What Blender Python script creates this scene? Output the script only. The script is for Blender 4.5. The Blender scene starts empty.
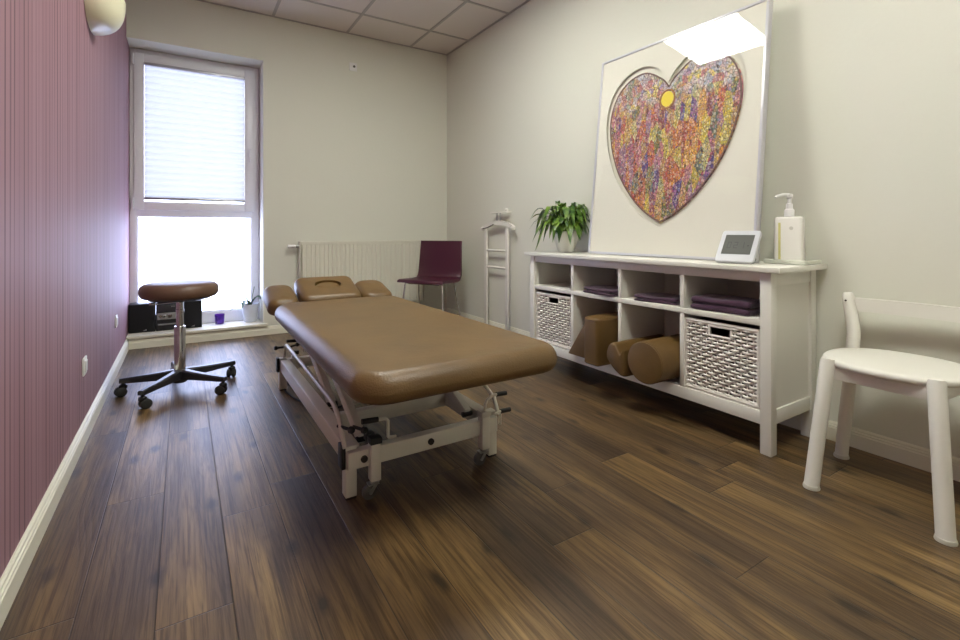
import bpy, bmesh, math, random
from mathutils import Vector, Matrix
PI = math.pi
C = bpy.context.scene.collection
random.seed(7)

# ------------------------------------------------------------------ helpers
def col(r, g, b):
    f = lambda c: (c/255/12.92) if c/255 <= .04045 else ((c/255+.055)/1.055)**2.4
    return (f(r), f(g), f(b), 1)

def mat(name, base, rough=.5, metal=0, spec=.5, bump=None, coat=0):
    m = bpy.data.materials.new(name); m.use_nodes = True
    nt = m.node_tree; b = nt.nodes['Principled BSDF']
    b.inputs['Base Color'].default_value = base
    b.inputs['Roughness'].default_value = rough
    b.inputs['Metallic'].default_value = metal
    b.inputs['Specular IOR Level'].default_value = spec
    b.inputs['Coat Weight'].default_value = coat
    if bump:                                   # (scale, strength, distance)
        tc = nt.nodes.new('ShaderNodeTexCoord'); n = nt.nodes.new('ShaderNodeTexNoise')
        n.inputs['Scale'].default_value = bump[0]; n.inputs['Detail'].default_value = 4
        bp = nt.nodes.new('ShaderNodeBump'); bp.inputs['Strength'].default_value = bump[1]
        bp.inputs['Distance'].default_value = bump[2]
        nt.links.new(tc.outputs['Object'], n.inputs['Vector'])
        nt.links.new(n.outputs['Fac'], bp.inputs['Height'])
        nt.links.new(bp.outputs['Normal'], b.inputs['Normal'])
    return m

class MB:
    def __init__(s): s.bm = bmesh.new()
    def box(s, x0, x1, y0, y1, z0, z1, bev=0, mtx=None):
        r = bmesh.ops.create_cube(s.bm, size=1)
        vs = r['verts']
        for v in vs:
            v.co = Vector(((x0+x1)/2+v.co.x*(x1-x0), (y0+y1)/2+v.co.y*(y1-y0), (z0+z1)/2+v.co.z*(z1-z0)))
        if bev > 0:
            es = list({e for v in vs for e in v.link_edges})
            r = bmesh.ops.bevel(s.bm, geom=es, offset=bev, segments=2, profile=.5, affect='EDGES')
            vs = list({v for f in r['faces'] for v in f.verts})
        if mtx is not None:
            for v in vs: v.co = mtx @ v.co
        return s
    def beam(s, a, b, w, h, bev=0, up=(0,0,1)):           # rectangular bar from a to b
        a, b = Vector(a), Vector(b); d = (b-a); L = d.length; d.normalize()
        side = d.cross(Vector(up)).normalized(); u2 = side.cross(d)
        m = Matrix((( side.x, d.x, u2.x, (a.x+b.x)/2), (side.y, d.y, u2.y, (a.y+b.y)/2), (side.z, d.z, u2.z, (a.z+b.z)/2), (0,0,0,1)))
        return s.box(-w/2, w/2, -L/2, L/2, -h/2, h/2, bev, m)
    def tube(s, pts, r, n=10, closed=False, cap=True):
        pts = [Vector(p) for p in pts]; k = len(pts)
        rr = r if isinstance(r, (list, tuple)) else [r]*k
        rings = []; prev = None
        for i, p in enumerate(pts):
            if closed: t = (pts[(i+1) % k]-pts[i-1]).normalized()
            else: t = (pts[min(i+1, k-1)]-pts[max(i-1, 0)]).normalized()
            if prev is None:
                a = Vector((0,0,1)) if abs(t.z) < .9 else Vector((1,0,0))
                nrm = (a-t*a.dot(t)).normalized()
            else:
                nrm = (prev-t*prev.dot(t)).normalized()
            prev = nrm; bn = t.cross(nrm)
            rings.append([s.bm.verts.new(p+(nrm*math.cos(2*PI*j/n)+bn*math.sin(2*PI*j/n))*rr[i]) for j in range(n)])
        for i in range(k if closed else k-1):
            A, B = rings[i], rings[(i+1) % k]
            for j in range(n): s.bm.faces.new((A[j], A[(j+1) % n], B[(j+1) % n], B[j]))
        if cap and not closed:
            s.bm.faces.new(rings[0][::-1]); s.bm.faces.new(rings[-1])
        return s
    def lathe(s, prof, c=(0,0,0), n=32, axis='z', sx=1, sy=1):
        rings = []
        for r, z in prof:
            ring = []
            for j in range(n):
                a = 2*PI*j/n; x, y = max(r, 1e-4)*math.cos(a)*sx, max(r, 1e-4)*math.sin(a)*sy
                p = {'z': (x, y, z), 'x': (z, x, y), 'y': (x, z, y)}[axis]
                ring.append(s.bm.verts.new(Vector(c)+Vector(p)))
            rings.append(ring)
        for A, B in zip(rings, rings[1:]):
            for j in range(n): s.bm.faces.new((A[j], A[(j+1) % n], B[(j+1) % n], B[j]))
        s.bm.faces.new(rings[0][::-1]); s.bm.faces.new(rings[-1])
        return s
    def rings(s, rings, cap=True):                        # loft of equal-count closed rings
        R = [[s.bm.verts.new(Vector(p)) for p in r] for r in rings]; n = len(R[0])
        for A, B in zip(R, R[1:]):
            for j in range(n): s.bm.faces.new((A[j], A[(j+1) % n], B[(j+1) % n], B[j]))
        if cap: s.bm.faces.new(R[0][::-1]); s.bm.faces.new(R[-1])
        return s
    def prism(s, pts, ax, a0, a1, bev=0):                 # pts 2D outline extruded along axis
        f = {'x': lambda p, t: (t, p[0], p[1]), 'y': lambda p, t: (p[0], t, p[1]), 'z': lambda p, t: (p[0], p[1], t)}[ax]
        n0 = len(s.bm.verts)
        A = [s.bm.verts.new(f(p, a0)) for p in pts]; B = [s.bm.verts.new(f(p, a1)) for p in pts]; n = len(pts)
        for j in range(n): s.bm.faces.new((A[j], A[(j+1) % n], B[(j+1) % n], B[j]))
        s.bm.faces.new(A[::-1]); s.bm.faces.new(B)
        if bev:
            es = list({e for v in A+B for e in v.link_edges})
            bmesh.ops.bevel(s.bm, geom=es, offset=bev, segments=3, profile=.5, affect='EDGES')
        return s
    def xf(s, m):
        for v in s.bm.verts: v.co = m @ v.co
        return s

def obj(name, mb, m, parent=None, smooth=True, angle=35):
    bm = mb.bm if isinstance(mb, MB) else mb
    if parent is not None:
        off = Vector(); p = parent
        while p: off += p.location; p = p.parent
        for v in bm.verts: v.co -= off
    bmesh.ops.recalc_face_normals(bm, faces=bm.faces)
    me = bpy.data.meshes.new(name); bm.to_mesh(me); bm.free()
    me.materials.append(m)
    if smooth:
        me.shade_smooth(); me.set_sharp_from_angle(angle=math.radians(angle))
    o = bpy.data.objects.new(name, me); C.objects.link(o)
    if parent is not None: o.parent = parent
    return o

def tag(o, label, cat, group=None):
    o['label'] = label; o['category'] = cat
    if group: o['group'] = group
    return o
def thing(name, label, cat, loc=(0,0,0), group=None):
    o = bpy.data.objects.new(name, None); C.objects.link(o); o.location = loc
    o.empty_display_size = .1
    return tag(o, label, cat, group)
def struct(o, label=None):
    o['kind'] = 'structure'
    if label: o['label'] = label
    return o
def place(o, loc, rz): o.location = loc; o.rotation_euler = (0,0,rz)
def Rz(a): return Matrix.Rotation(a, 4, 'Z')
def T(x, y, z): return Matrix.Translation((x, y, z))

def rrect(x0, x1, y0, y1, r, z, n=8):
    pts = []
    for cx, cy, a0 in ((x1-r, y1-r, 0), (x0+r, y1-r, PI/2), (x0+r, y0+r, PI), (x1-r, y0+r, 1.5*PI)):
        for i in range(n+1):
            a = a0+PI/2*i/n; pts.append((cx+r*math.cos(a), cy+r*math.sin(a), z))
    return pts
def pad_rings(x0, x1, y0, y1, r, z0, z1, er, n=8, crown=.006, rb=None):
    rb = rb or er*.55
    R = []
    for i in range(6):
        a = PI/2*i/5; e = rb*(1-math.sin(a)); z = z0+rb*(1-math.cos(a))
        R.append(rrect(x0+e, x1-e, y0+e, y1-e, max(r-e, .004), z, n))
    for i in range(9):
        a = PI/2*i/8; e = er*(1-math.cos(a)); z = z1-er+er*math.sin(a)
        R.append(rrect(x0+e, x1-e, y0+e, y1-e, max(r-e, .004), z, n))
    w = min(x1-x0, y1-y0)/2
    for f in (.25, .5, .75, .93):
        e = er+(w-er)*f
        R.append(rrect(x0+e, x1-e, y0+e, y1-e, max(r-e, .002), z1+crown*f, n))
    return R

# ------------------------------------------------------------------ room dimensions
XL, XR, YF, YN, ZC = -.377, 2.45, 4.604, -1.5, 2.847
WX1, WZ1, YW = .603, 2.44, 4.85            # window opening right edge, top, frame plane

# ------------------------------------------------------------------ materials
M = {}
M['white_paint'] = mat('white_lacquer', col(226,224,214), .38)
M['white_wood'] = mat('white_stained_wood', col(222,220,210), .45, bump=(30, .08, .002))
M['white_plastic'] = mat('white_plastic', col(228,228,226), .35)
M['upvc'] = mat('window_plastic', col(232,232,238), .32)
M['cream_metal'] = mat('radiator_enamel', col(222,220,205), .35)
M['frame_metal'] = mat('cream_powder_coat', col(214,211,198), .4, bump=(60,.05,.001))
M['black'] = mat('black_plastic', col(22,22,23), .45)
M['rubber'] = mat('dark_rubber', col(38,38,36), .6)
M['grey_wheel'] = mat('grey_rubber', col(88,86,82), .5)
M['chrome'] = mat('chrome', col(215,215,215), .12, 1)
M['steel'] = mat('brushed_steel', col(170,170,168), .3, 1)
M['base_black'] = mat('dark_grey_metal', col(50,50,54), .35, .3)
M['plum'] = mat('plum_leather', col(72,26,44), .42, bump=(220,.15,.001))
M['board'] = mat('dark_board', col(42,34,28), .7)
M['terracotta'] = mat('soil', col(50,38,28), .9)
M['pot'] = mat('white_ceramic', col(228,228,218), .3)
M['lcd'] = mat('display_glass', col(84,85,80), .55, spec=.3)
M['digit'] = mat('display_segment', col(52,52,50), .4)
M['baseboard'] = mat('baseboard_paint', col(226,223,205), .4)

def leather(name, base, dark, rough=.42):
    m = mat(name, base, rough); nt = m.node_tree; b = nt.nodes['Principled BSDF']
    tc = nt.nodes.new('ShaderNodeTexCoord')
    n1 = nt.nodes.new('ShaderNodeTexNoise'); n1.inputs['Scale'].default_value = 5; n1.inputs['Detail'].default_value = 6
    mx = nt.nodes.new('ShaderNodeMix'); mx.data_type = 'RGBA'
    mx.inputs[6].default_value = dark; mx.inputs[7].default_value = base
    cr = nt.nodes.new('ShaderNodeMapRange'); cr.inputs[1].default_value = .35; cr.inputs[2].default_value = .6
    v = nt.nodes.new('ShaderNodeTexVoronoi'); v.inputs['Scale'].default_value = 190
    n2 = nt.nodes.new('ShaderNodeTexNoise'); n2.inputs['Scale'].default_value = 28; n2.inputs['Detail'].default_value = 5
    ad = nt.nodes.new('ShaderNodeMath'); ad.operation = 'ADD'
    bp = nt.nodes.new('ShaderNodeBump'); bp.inputs['Strength'].default_value = .35; bp.inputs['Distance'].default_value = .0015
    L = nt.links.new
    for n in (n1, v, n2): L(tc.outputs['Object'], n.inputs['Vector'])
    L(n1.outputs['Fac'], cr.inputs[0]); L(cr.outputs[0], mx.inputs[0]); L(mx.outputs[2], b.inputs['Base Color'])
    L(v.outputs['Distance'], ad.inputs[0]); L(n2.outputs['Fac'], ad.inputs[1]); L(ad.outputs[0], bp.inputs['Height'])
    L(bp.outputs['Normal'], b.inputs['Normal'])
    return m
M['tan'] = leather('tan_leather', col(106,81,44), col(95,72,39))
M['tan2'] = leather('ochre_brown_leather', col(106,80,40), col(95,71,35), .5)
M['stool_leather'] = leather('brown_stool_leather', col(104,78,62), col(94,70,56), .4)

def fabric(name, base):
    m = mat(name, base, .95, spec=.15); nt = m.node_tree; b = nt.nodes['Principled BSDF']
    tc = nt.nodes.new('ShaderNodeTexCoord'); n = nt.nodes.new('ShaderNodeTexNoise'); n.inputs['Scale'].default_value = 260
    bp = nt.nodes.new('ShaderNodeBump'); bp.inputs['Strength'].default_value = .7; bp.inputs['Distance'].default_value = .003
    nt.links.new(tc.outputs['Object'], n.inputs['Vector']); nt.links.new(n.outputs['Fac'], bp.inputs['Height'])
    nt.links.new(bp.outputs['Normal'], b.inputs['Normal'])
    b.inputs['Sheen Weight'].default_value = .3
    return m
M['towel'] = fabric('aubergine_terry', col(68,44,62))

def wall_mat(name, base):
    return mat(name, base, .85, spec=.2, bump=(55, .18, .003))
M['wall'] = wall_mat('white_roughcast_paint', col(220,220,207))

def wallpaper():
    m = mat('mauve_striped_wallpaper', col(150,112,120), .62, spec=.25); nt = m.node_tree; L = nt.links.new
    b = nt.nodes['Principled BSDF']; tc = nt.nodes.new('ShaderNodeTexCoord')
    sp = nt.nodes.new('ShaderNodeSeparateXYZ'); L(tc.outputs['Object'], sp.inputs[0])
    def noise1(scale, w):
        n = nt.nodes.new('ShaderNodeTexNoise'); n.noise_dimensions = '2D'; n.inputs['Scale'].default_value = 1
        n.inputs['Detail'].default_value = 2
        cb = nt.nodes.new('ShaderNodeCombineXYZ')
        a = nt.nodes.new('ShaderNodeMath'); a.operation = 'MULTIPLY'; a.inputs[1].default_value = scale; L(sp.outputs[1], a.inputs[0])
        c = nt.nodes.new('ShaderNodeMath'); c.operation = 'MULTIPLY'; c.inputs[1].default_value = w; L(sp.outputs[2], c.inputs[0])
        L(a.outputs[0], cb.inputs[0]); L(c.outputs[0], cb.inputs[1]); L(cb.outputs[0], n.inputs['Vector'])
        return n.outputs['Fac']
    # regular fine pinstripe
    a = nt.nodes.new('ShaderNodeMath'); a.operation = 'MULTIPLY'; a.inputs[1].default_value = 2*PI/.042; L(sp.outputs[1], a.inputs[0])
    w = nt.nodes.new('ShaderNodeMath'); w.operation = 'MULTIPLY_ADD'; w.inputs[1].default_value = 6; L(noise1(18, .25), w.inputs[0]); L(a.outputs[0], w.inputs[2])
    s = nt.nodes.new('ShaderNodeMath'); s.operation = 'SINE'; L(w.outputs[0], s.inputs[0])
    r = nt.nodes.new('ShaderNodeMapRange'); r.inputs[1].default_value = .62; r.inputs[2].default_value = .92; L(s.outputs[0], r.inputs[0])
    mx = nt.nodes.new('ShaderNodeMix'); mx.data_type = 'RGBA'
    mx.inputs[6].default_value = col(155,120,130); mx.inputs[7].default_value = col(103,76,84)
    f = nt.nodes.new('ShaderNodeMath'); f.operation = 'MULTIPLY'; L(r.outputs[0], f.inputs[0])
    fr = nt.nodes.new('ShaderNodeMapRange'); fr.inputs[1].default_value = .35; fr.inputs[2].default_value = .62; fr.inputs[3].default_value = .18; L(noise1(40, .5), fr.inputs[0]); L(fr.outputs[0], f.inputs[1])
    L(f.outputs[0], mx.inputs[0])
    # broad tone bands
    mx2 = nt.nodes.new('ShaderNodeMix'); mx2.data_type = 'RGBA'; mx2.blend_type = 'MULTIPLY'
    cr = nt.nodes.new('ShaderNodeMapRange'); cr.inputs[1].default_value = .4; cr.inputs[2].default_value = .6; L(noise1(7, .15), cr.inputs[0])
    fm = nt.nodes.new('ShaderNodeMath'); fm.operation = 'MULTIPLY'; fm.inputs[1].default_value = .5; L(cr.outputs[0], fm.inputs[0])
    L(fm.outputs[0], mx2.inputs[0]); L(mx.outputs[2], mx2.inputs[6]); mx2.inputs[7].default_value = (.82,.76,.78,1)
    L(mx2.outputs[2], b.inputs['Base Color'])
    bp = nt.nodes.new('ShaderNodeBump'); bp.inputs['Strength'].default_value = .25; bp.inputs['Distance'].default_value = .001; bp.invert = True
    L(r.outputs[0], bp.inputs['Height']); L(bp.outputs['Normal'], b.inputs['Normal'])
    return m
M['wallpaper'] = wallpaper()

def floor_mat():
    m = mat('dark_oak_planks', col(80,62,42), .35, spec=.5); nt = m.node_tree; L = nt.links.new
    b = nt.nodes['Principled BSDF']; tc = nt.nodes.new('ShaderNodeTexCoord')
    sp = nt.nodes.new('ShaderNodeSeparateXYZ'); L(tc.outputs['Object'], sp.inputs[0])
    def math_(op, a, bb=None, c=None):
        n = nt.nodes.new('ShaderNodeMath'); n.operation = op
        for i, v in enumerate((a, bb, c)):
            if v is None: continue
            if isinstance(v, (int, float)): n.inputs[i].default_value = v
            else: L(v, n.inputs[i])
        return n.outputs[0]
    W, LEN = .1635, 1.25
    px = math_('DIVIDE', math_('ADD', sp.outputs[0], .057), W); ix = math_('FLOOR', px); fx = math_('SUBTRACT', px, ix)
    wn = nt.nodes.new('ShaderNodeTexWhiteNoise'); wn.noise_dimensions = '1D'; L(math_('ADD', ix, 13.7), wn.inputs['W'])
    py = math_('ADD', math_('DIVIDE', sp.outputs[1], LEN), wn.outputs['Value']); iy = math_('FLOOR', py); fy = math_('SUBTRACT', py, iy)
    cb = nt.nodes.new('ShaderNodeCombineXYZ'); L(ix, cb.inputs[0]); L(iy, cb.inputs[1])
    pid = nt.nodes.new('ShaderNodeTexWhiteNoise'); pid.noise_dimensions = '2D'; L(cb.outputs[0], pid.inputs['Vector'])
    # coordinates per plank
    def coords(sx, sy):
        c = nt.nodes.new('ShaderNodeCombineXYZ')
        L(math_('MULTIPLY', sp.outputs[0], sx), c.inputs[0]); L(math_('MULTIPLY', sp.outputs[1], sy), c.inputs[1])
        L(math_('MULTIPLY', pid.outputs['Value'], 37.0), c.inputs[2]); return c.outputs[0]
    def noise(vec, scale, det=5, dist=0., rough=.55):
        n = nt.nodes.new('ShaderNodeTexNoise'); n.inputs['Scale'].default_value = scale; n.inputs['Detail'].default_value = det
        n.inputs['Distortion'].default_value = dist; n.inputs['Roughness'].default_value = rough; L(vec, n.inputs['Vector']); return n.outputs['Fac']
    broad = noise(coords(7, 1.1), 1, 4, .6)
    grain = math_('ADD', math_('MULTIPLY', noise(coords(120, 3.0), 1, 6, .5, .7), .6), math_('MULTIPLY', noise(coords(38, 1.3), 1, 5, .8, .7), .4))
    ringc = nt.nodes.new('ShaderNodeMath'); ringc.operation = 'SINE'
    L(math_('MULTIPLY', noise(coords(9, .9), 1, 2, .25), 95), ringc.inputs[0])
    ring = nt.nodes.new('ShaderNodeMapRange'); ring.inputs[1].default_value = .2; ring.inputs[2].default_value = 1; L(ringc.outputs[0], ring.inputs[0])
    def ramp(v, stops):
        r = nt.nodes.new('ShaderNodeValToRGB'); e = r.color_ramp.elements
        e[0].position, e[0].color = stops[0]; e[1].position, e[1].color = stops[-1]
        for p, c in stops[1:-1]:
            x = e.new(p); x.color = c
        L(v, r.inputs[0]); return r.outputs[0]
    tone = math_('ADD', math_('MULTIPLY', broad, .95), math_('MULTIPLY', pid.outputs['Value'], .14))
    base = ramp(tone, [(.34, col(66,51,37)), (.5, col(92,72,48)), (.62, col(116,92,58)), (.76, col(140,114,72))])
    def mix(a, bb, f, mode='MIX'):
        n = nt.nodes.new('ShaderNodeMix'); n.data_type = 'RGBA'; n.blend_type = mode
        for i, v in ((0, f), (6, a), (7, bb)):
            if isinstance(v, (int, float, tuple)): n.inputs[i].default_value = v
            else: L(v, n.inputs[i])
        return n.outputs[2]
    g = nt.nodes.new('ShaderNodeMapRange'); g.inputs[1].default_value = .46; g.inputs[2].default_value = .58; L(grain, g.inputs[0])
    c1 = mix(base, (.34,.29,.25,1), math_('MULTIPLY', g.outputs[0], .85), 'MULTIPLY')
    c2 = mix(c1, (.45,.40,.36,1), math_('MULTIPLY', ring.outputs[0], .28), 'MULTIPLY')
    # knots
    vc = nt.nodes.new('ShaderNodeTexVoronoi'); vc.voronoi_dimensions = '2D'; vc.inputs['Scale'].default_value = 1; L(coords(5.2, 2.1), vc.inputs['Vector'])
    dn = math_('ADD', vc.outputs['Distance'], math_('MULTIPLY', noise(coords(30, 14), 1, 3), .16))
    kn = nt.nodes.new('ShaderNodeMapRange'); kn.inputs[1].default_value = .20; kn.inputs[2].default_value = .11; L(dn, kn.inputs[0])
    c3 = mix(c2, col(30,23,18), math_('MULTIPLY', kn.outputs[0], .85))
    # seams
    ex = math_('MINIMUM', fx, math_('SUBTRACT', 1, fx)); ey = math_('MULTIPLY', math_('MINIMUM', fy, math_('SUBTRACT', 1, fy)), LEN/W)
    ed = math_('MINIMUM', ex, ey)
    se = nt.nodes.new('ShaderNodeMapRange'); se.inputs[1].default_value = .013; se.inputs[2].default_value = .004; L(ed, se.inputs[0])
    c4 = mix(c3, col(24,18,14), math_('MULTIPLY', se.outputs[0], .8))
    L(c4, b.inputs['Base Color'])
    rr = nt.nodes.new('ShaderNodeMapRange'); rr.inputs[3].default_value = .3; rr.inputs[4].default_value = .5; L(grain, rr.inputs[0]); L(rr.outputs[0], b.inputs['Roughness'])
    h = math_('SUBTRACT', math_('ADD', math_('MULTIPLY', grain, .9), math_('MULTIPLY', ring.outputs[0], -.12)), math_('MULTIPLY', se.outputs[0], 1.2))
    bp = nt.nodes.new('ShaderNodeBump'); bp.inputs['Strength'].default_value = .45; bp.inputs['Distance'].default_value = .002
    L(h, bp.inputs['Height']); L(bp.outputs['Normal'], b.inputs['Normal'])
    return m
M['floor'] = floor_mat()

def emit(name, c, s):
    m = bpy.data.materials.new(name); m.use_nodes = True; nt = m.node_tree; nt.nodes.clear()
    e = nt.nodes.new('ShaderNodeEmission'); e.inputs[0].default_value = c; e.inputs[1].default_value = s
    o = nt.nodes.new('ShaderNodeOutputMaterial'); nt.links.new(e.outputs[0], o.inputs[0]); return m
PANEL = 36
M['panel'] = emit('lamp_diffuser', (.985, .99, .91, 1), PANEL)

def glass(name, tint=(1,1,1,1), rough=0., fac_mul=1.):
    m = bpy.data.materials.new(name); m.use_nodes = True; nt = m.node_tree; nt.nodes.clear()
    t = nt.nodes.new('ShaderNodeBsdfTransparent'); t.inputs[0].default_value = tint
    g = nt.nodes.new('ShaderNodeBsdfGlossy'); g.inputs['Roughness'].default_value = rough
    f = nt.nodes.new('ShaderNodeFresnel'); f.inputs[0].default_value = 1.5
    mx = nt.nodes.new('ShaderNodeMixShader'); o = nt.nodes.new('ShaderNodeOutputMaterial')
    ge = nt.nodes.new('ShaderNodeNewGeometry'); k1 = nt.nodes.new('ShaderNodeMath'); k1.operation = 'SUBTRACT'; k1.inputs[0].default_value = 1
    k2 = nt.nodes.new('ShaderNodeMath'); k2.operation = 'MULTIPLY'
    nt.links.new(ge.outputs['Backfacing'], k1.inputs[1]); nt.links.new(k1.outputs[0], k2.inputs[0]); nt.links.new(f.outputs[0], k2.inputs[1])
    nt.links.new(k2.outputs[0], mx.inputs[0]); nt.links.new(t.outputs[0], mx.inputs[1]); nt.links.new(g.outputs[0], mx.inputs[2])
    nt.links.new(mx.outputs[0], o.inputs[0]); return m
M['glass'] = glass('picture_glass')
M['window_glass'] = glass('clear_pane', (.97,.98,1,1))
def frosted():
    m = bpy.data.materials.new('frosted_pane'); m.use_nodes = True; nt = m.node_tree; nt.nodes.clear()
    t = nt.nodes.new('ShaderNodeBsdfTransparent'); t.inputs[0].default_value = (.93,.96,1,1)
    g = nt.nodes.new('ShaderNodeBsdfTranslucent'); g.inputs[0].default_value = (.95,.97,1,1)
    mx = nt.nodes.new('ShaderNodeMixShader'); mx.inputs[0].default_value = .35; o = nt.nodes.new('ShaderNodeOutputMaterial')
    nt.links.new(t.outputs[0], mx.inputs[1]); nt.links.new(g.outputs[0], mx.inputs[2]); nt.links.new(mx.outputs[0], o.inputs[0]); return m
M['frosted'] = frosted()
def blind_mat():
    m = bpy.data.materials.new('pleated_blind_fabric'); m.use_nodes = True; nt = m.node_tree; nt.nodes.clear()
    d = nt.nodes.new('ShaderNodeBsdfDiffuse'); d.inputs[0].default_value = (.8,.8,.82,1)
    g = nt.nodes.new('ShaderNodeBsdfTranslucent'); g.inputs[0].default_value = (.225,.225,.215,1)
    mx = nt.nodes.new('ShaderNodeMixShader'); mx.inputs[0].default_value = .72; o = nt.nodes.new('ShaderNodeOutputMaterial')
    nt.links.new(d.outputs[0], mx.inputs[1]); nt.links.new(g.outputs[0], mx.inputs[2]); nt.links.new(mx.outputs[0], o.inputs[0]); return m
M['blind'] = blind_mat()

# ------------------------------------------------------------------ setting
mb = MB().box(XL-.1, XR+.1, YN-.1, YW+.1, -.12, 0)
struct(obj('floor', mb, M['floor']), 'dark brown wood plank floor')
mb = MB().box(XL-.15, XL, YN-.1, YW+.15, 0, ZC+.1)
struct(obj('wall_left', mb, M['wallpaper']), 'mauve wallpaper wall with fine vertical stripes')
mb = MB().box(XR, XR+.15, YN-.1, YW+.15, 0, ZC+.1)
struct(obj('wall_right', mb, M['wall']), 'white wall behind the long sideboard')
mb = MB().box(XL, XR, YN-.15, YN, 0, ZC+.1)
struct(obj('wall_near', mb, M['wall']), 'white wall opposite the window')
mb = MB()
mb.box(WX1, XR, YF, YF+.32, 0, ZC+.1)
mb.box(XL, WX1, YF, YF+.32, WZ1, ZC+.1)
mb.box(XL, WX1, YF, YF+.32, 0, .075)
struct(obj('wall_far', mb, M['wall']), 'white end wall with the tall window')

# ceiling: mineral tiles in a T-bar grid
m_tile = mat('mineral_ceiling_tile', col(214,206,198), .9, bump=(90,.25,.002))
M['tbar'] = mat('ceiling_grid_metal', col(170,164,158), .5)
TXs = [XL] + [.015+k*.666 for k in range(0, 4)] + [XR]
TYs = [YN]+[y for y in [4.13-.7*k for k in range(8, -1, -1)] if y > YN+.05] + [YF]
LIGHTS = {(2, 2.03), (2, -.07)}
mb = MB(); lights = []
for i in range(len(TXs)-1):
    for j in range(len(TYs)-1):
        x0, x1, y0, y1 = TXs[i]+.008, TXs[i+1]-.008, TYs[j]+.008, TYs[j+1]-.008
        if x1-x0 < .03 or y1-y0 < .03: continue
        if any(i == a and abs(TYs[j]-b) < .02 for a, b in LIGHTS):
            lights.append((x0, x1, y0, y1)); continue
        mb.box(x0, x1, y0, y1, ZC+.004, ZC+.02)
mb.box(XL-.1, XR+.1, YN-.1, YF+.1, ZC+.06, ZC+.12)
ceil = struct(obj('ceiling', mb, m_tile), 'suspended ceiling of square mineral tiles')
g = MB()
for x in TXs[1:-1]: g.box(x-.012, x+.012, YN, YF, ZC-.001, ZC+.012)
for y in TYs[1:-1]: g.box(XL, XR, y-.012, y+.012, ZC-.0015, ZC+.012)
g.box(XL, XR, YF-.018, YF, ZC-.002, ZC+.012); g.box(XR-.018, XR, YN, YF, ZC-.003, ZC+.012); g.box(XL, XL+.018, YN, YF, ZC-.003, ZC+.012)
obj('ceiling_grid', g, M['tbar'], ceil, smooth=False)
labs = ['square recessed ceiling light above the treatment table', 'square recessed ceiling light at the near end of the room']
for k, (x0, x1, y0, y1) in enumerate(sorted(lights, key=lambda l: -l[2])):
    t = thing('ceiling_light', labs[k], 'ceiling light', ((x0+x1)/2, (y0+y1)/2, ZC), 'recessed ceiling panels')
    f = MB(); w = .012
    f.box(x0, x1, y0, y0+w, ZC, ZC+.02).box(x0, x1, y1-w, y1, ZC, ZC+.02).box(x0, x0+w, y0+w, y1-w, ZC, ZC+.02).box(x1-w, x1, y0+w, y1-w, ZC, ZC+.02)
    obj('frame', f, M['white_plastic'], t)
    obj('diffuser', MB().box(x0+w, x1-w, y0+w, y1-w, ZC+.005, ZC+.012), M['panel'], t)

# baseboards with a stepped moulding
def base_profile(h=.082): return [(0,0),(.016,0),(.016,h-.026),(.013,h-.022),(.013,h-.016),(.009,h-.012),(.009,h-.006),(.004,h),(0,h)]
mb = MB().prism([(XR-a, z) for a, z in base_profile()], 'y', YN, YF)
struct(obj('baseboard_right', mb, M['baseboard'], angle=20), 'cream moulded baseboard under the white wall')
mb = MB().prism([(XL+a, z) for a, z in base_profile(.085)], 'y', YN, YF)
struct(obj('baseboard_left', mb, M['baseboard'], angle=20), 'cream moulded baseboard under the wallpaper')
mb = MB().prism([(YF-a, z) for a, z in base_profile(.075)], 'x', XL+.016, XR-.016)
struct(obj('baseboard_far', mb, M['baseboard'], angle=20), 'cream baseboard under the window')
mb = MB().prism([(YN+a, z) for a, z in base_profile()], 'x', XL+.016, XR-.016)
struct(obj('baseboard_near', mb, M['baseboard'], angle=20), 'cream baseboard opposite the window')
# window sill
mb = MB().box(XL+.001, .64, YF-.03, YF-.0005, .082, .104, .003).box(XL+.001, WX1-.001, YF-.002, YW+.02, .0755, .104)
struct(obj('trim_1', mb, M['baseboard']), 'low white windowsill board')

# ------------------------------------------------------------------ window
def ring_frame(mb, x0, x1, z0, z1, wl, wr, wb, wt, y0, y1, bev=.004):
    mb.box(x0, x0+wl, y0, y1, z0, z1, bev).box(x1-wr, x1, y0, y1, z0, z1, bev)
    mb.box(x0+wl-.002, x1-wr+.002, y0+.001, y1, z0, z0+wb, bev).box(x0+wl-.002, x1-wr+.002, y0+.001, y1, z1-wt, z1, bev)
    return mb
FX0, FX1 = XL+.001, WX1-.001
wf = MB(); ring_frame(wf, FX0, FX1, .105, WZ1-.001, .045, .062, .10, .05, YW, YW+.07)
wf.box(FX0+.04, FX1-.06, YW+.001, YW+.07, 1.055, 1.125, .004)
win = struct(obj('window_1', wf, M['upvc']), 'tall white plastic window with frosted lower pane')
s = MB(); ring_frame(s, FX0+.028, FX1-.045, 1.10, 2.405, .072, .082, .072, .075, YW-.018, YW+.04, .006)
sash = obj('window_sash', s, M['upvc'], win)
obj('sash_pane', MB().box(FX0+.095, FX1-.12, YW+.012, YW+.018, 1.165, 2.335), M['window_glass'], sash)
h = MB().box(FX1-.098, FX1-.074, YW-.026, YW-.018, 1.60, 1.68, .004).tube([(FX1-.086, YW-.026, 1.665), (FX1-.086, YW-.055, 1.665), (FX1-.086, YW-.058, 1.65), (FX1-.086, YW-.058, 1.55)], .009, 8)
obj('window_handle', h, M['upvc'], sash)
for z in (1.11, 2.30): obj('hinge', MB().tube([(FX0+.022, YW-.024, z), (FX0+.022, YW-.024, z+.09)], .009, 10), M['upvc'], sash)
lp = MB(); ring_frame(lp, FX0+.043, FX1-.058, .203, 1.057, .014, .014, .014, .014, YW+.006, YW+.03, .002)
obj('glazing_bead', lp, M['upvc'], win)
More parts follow.
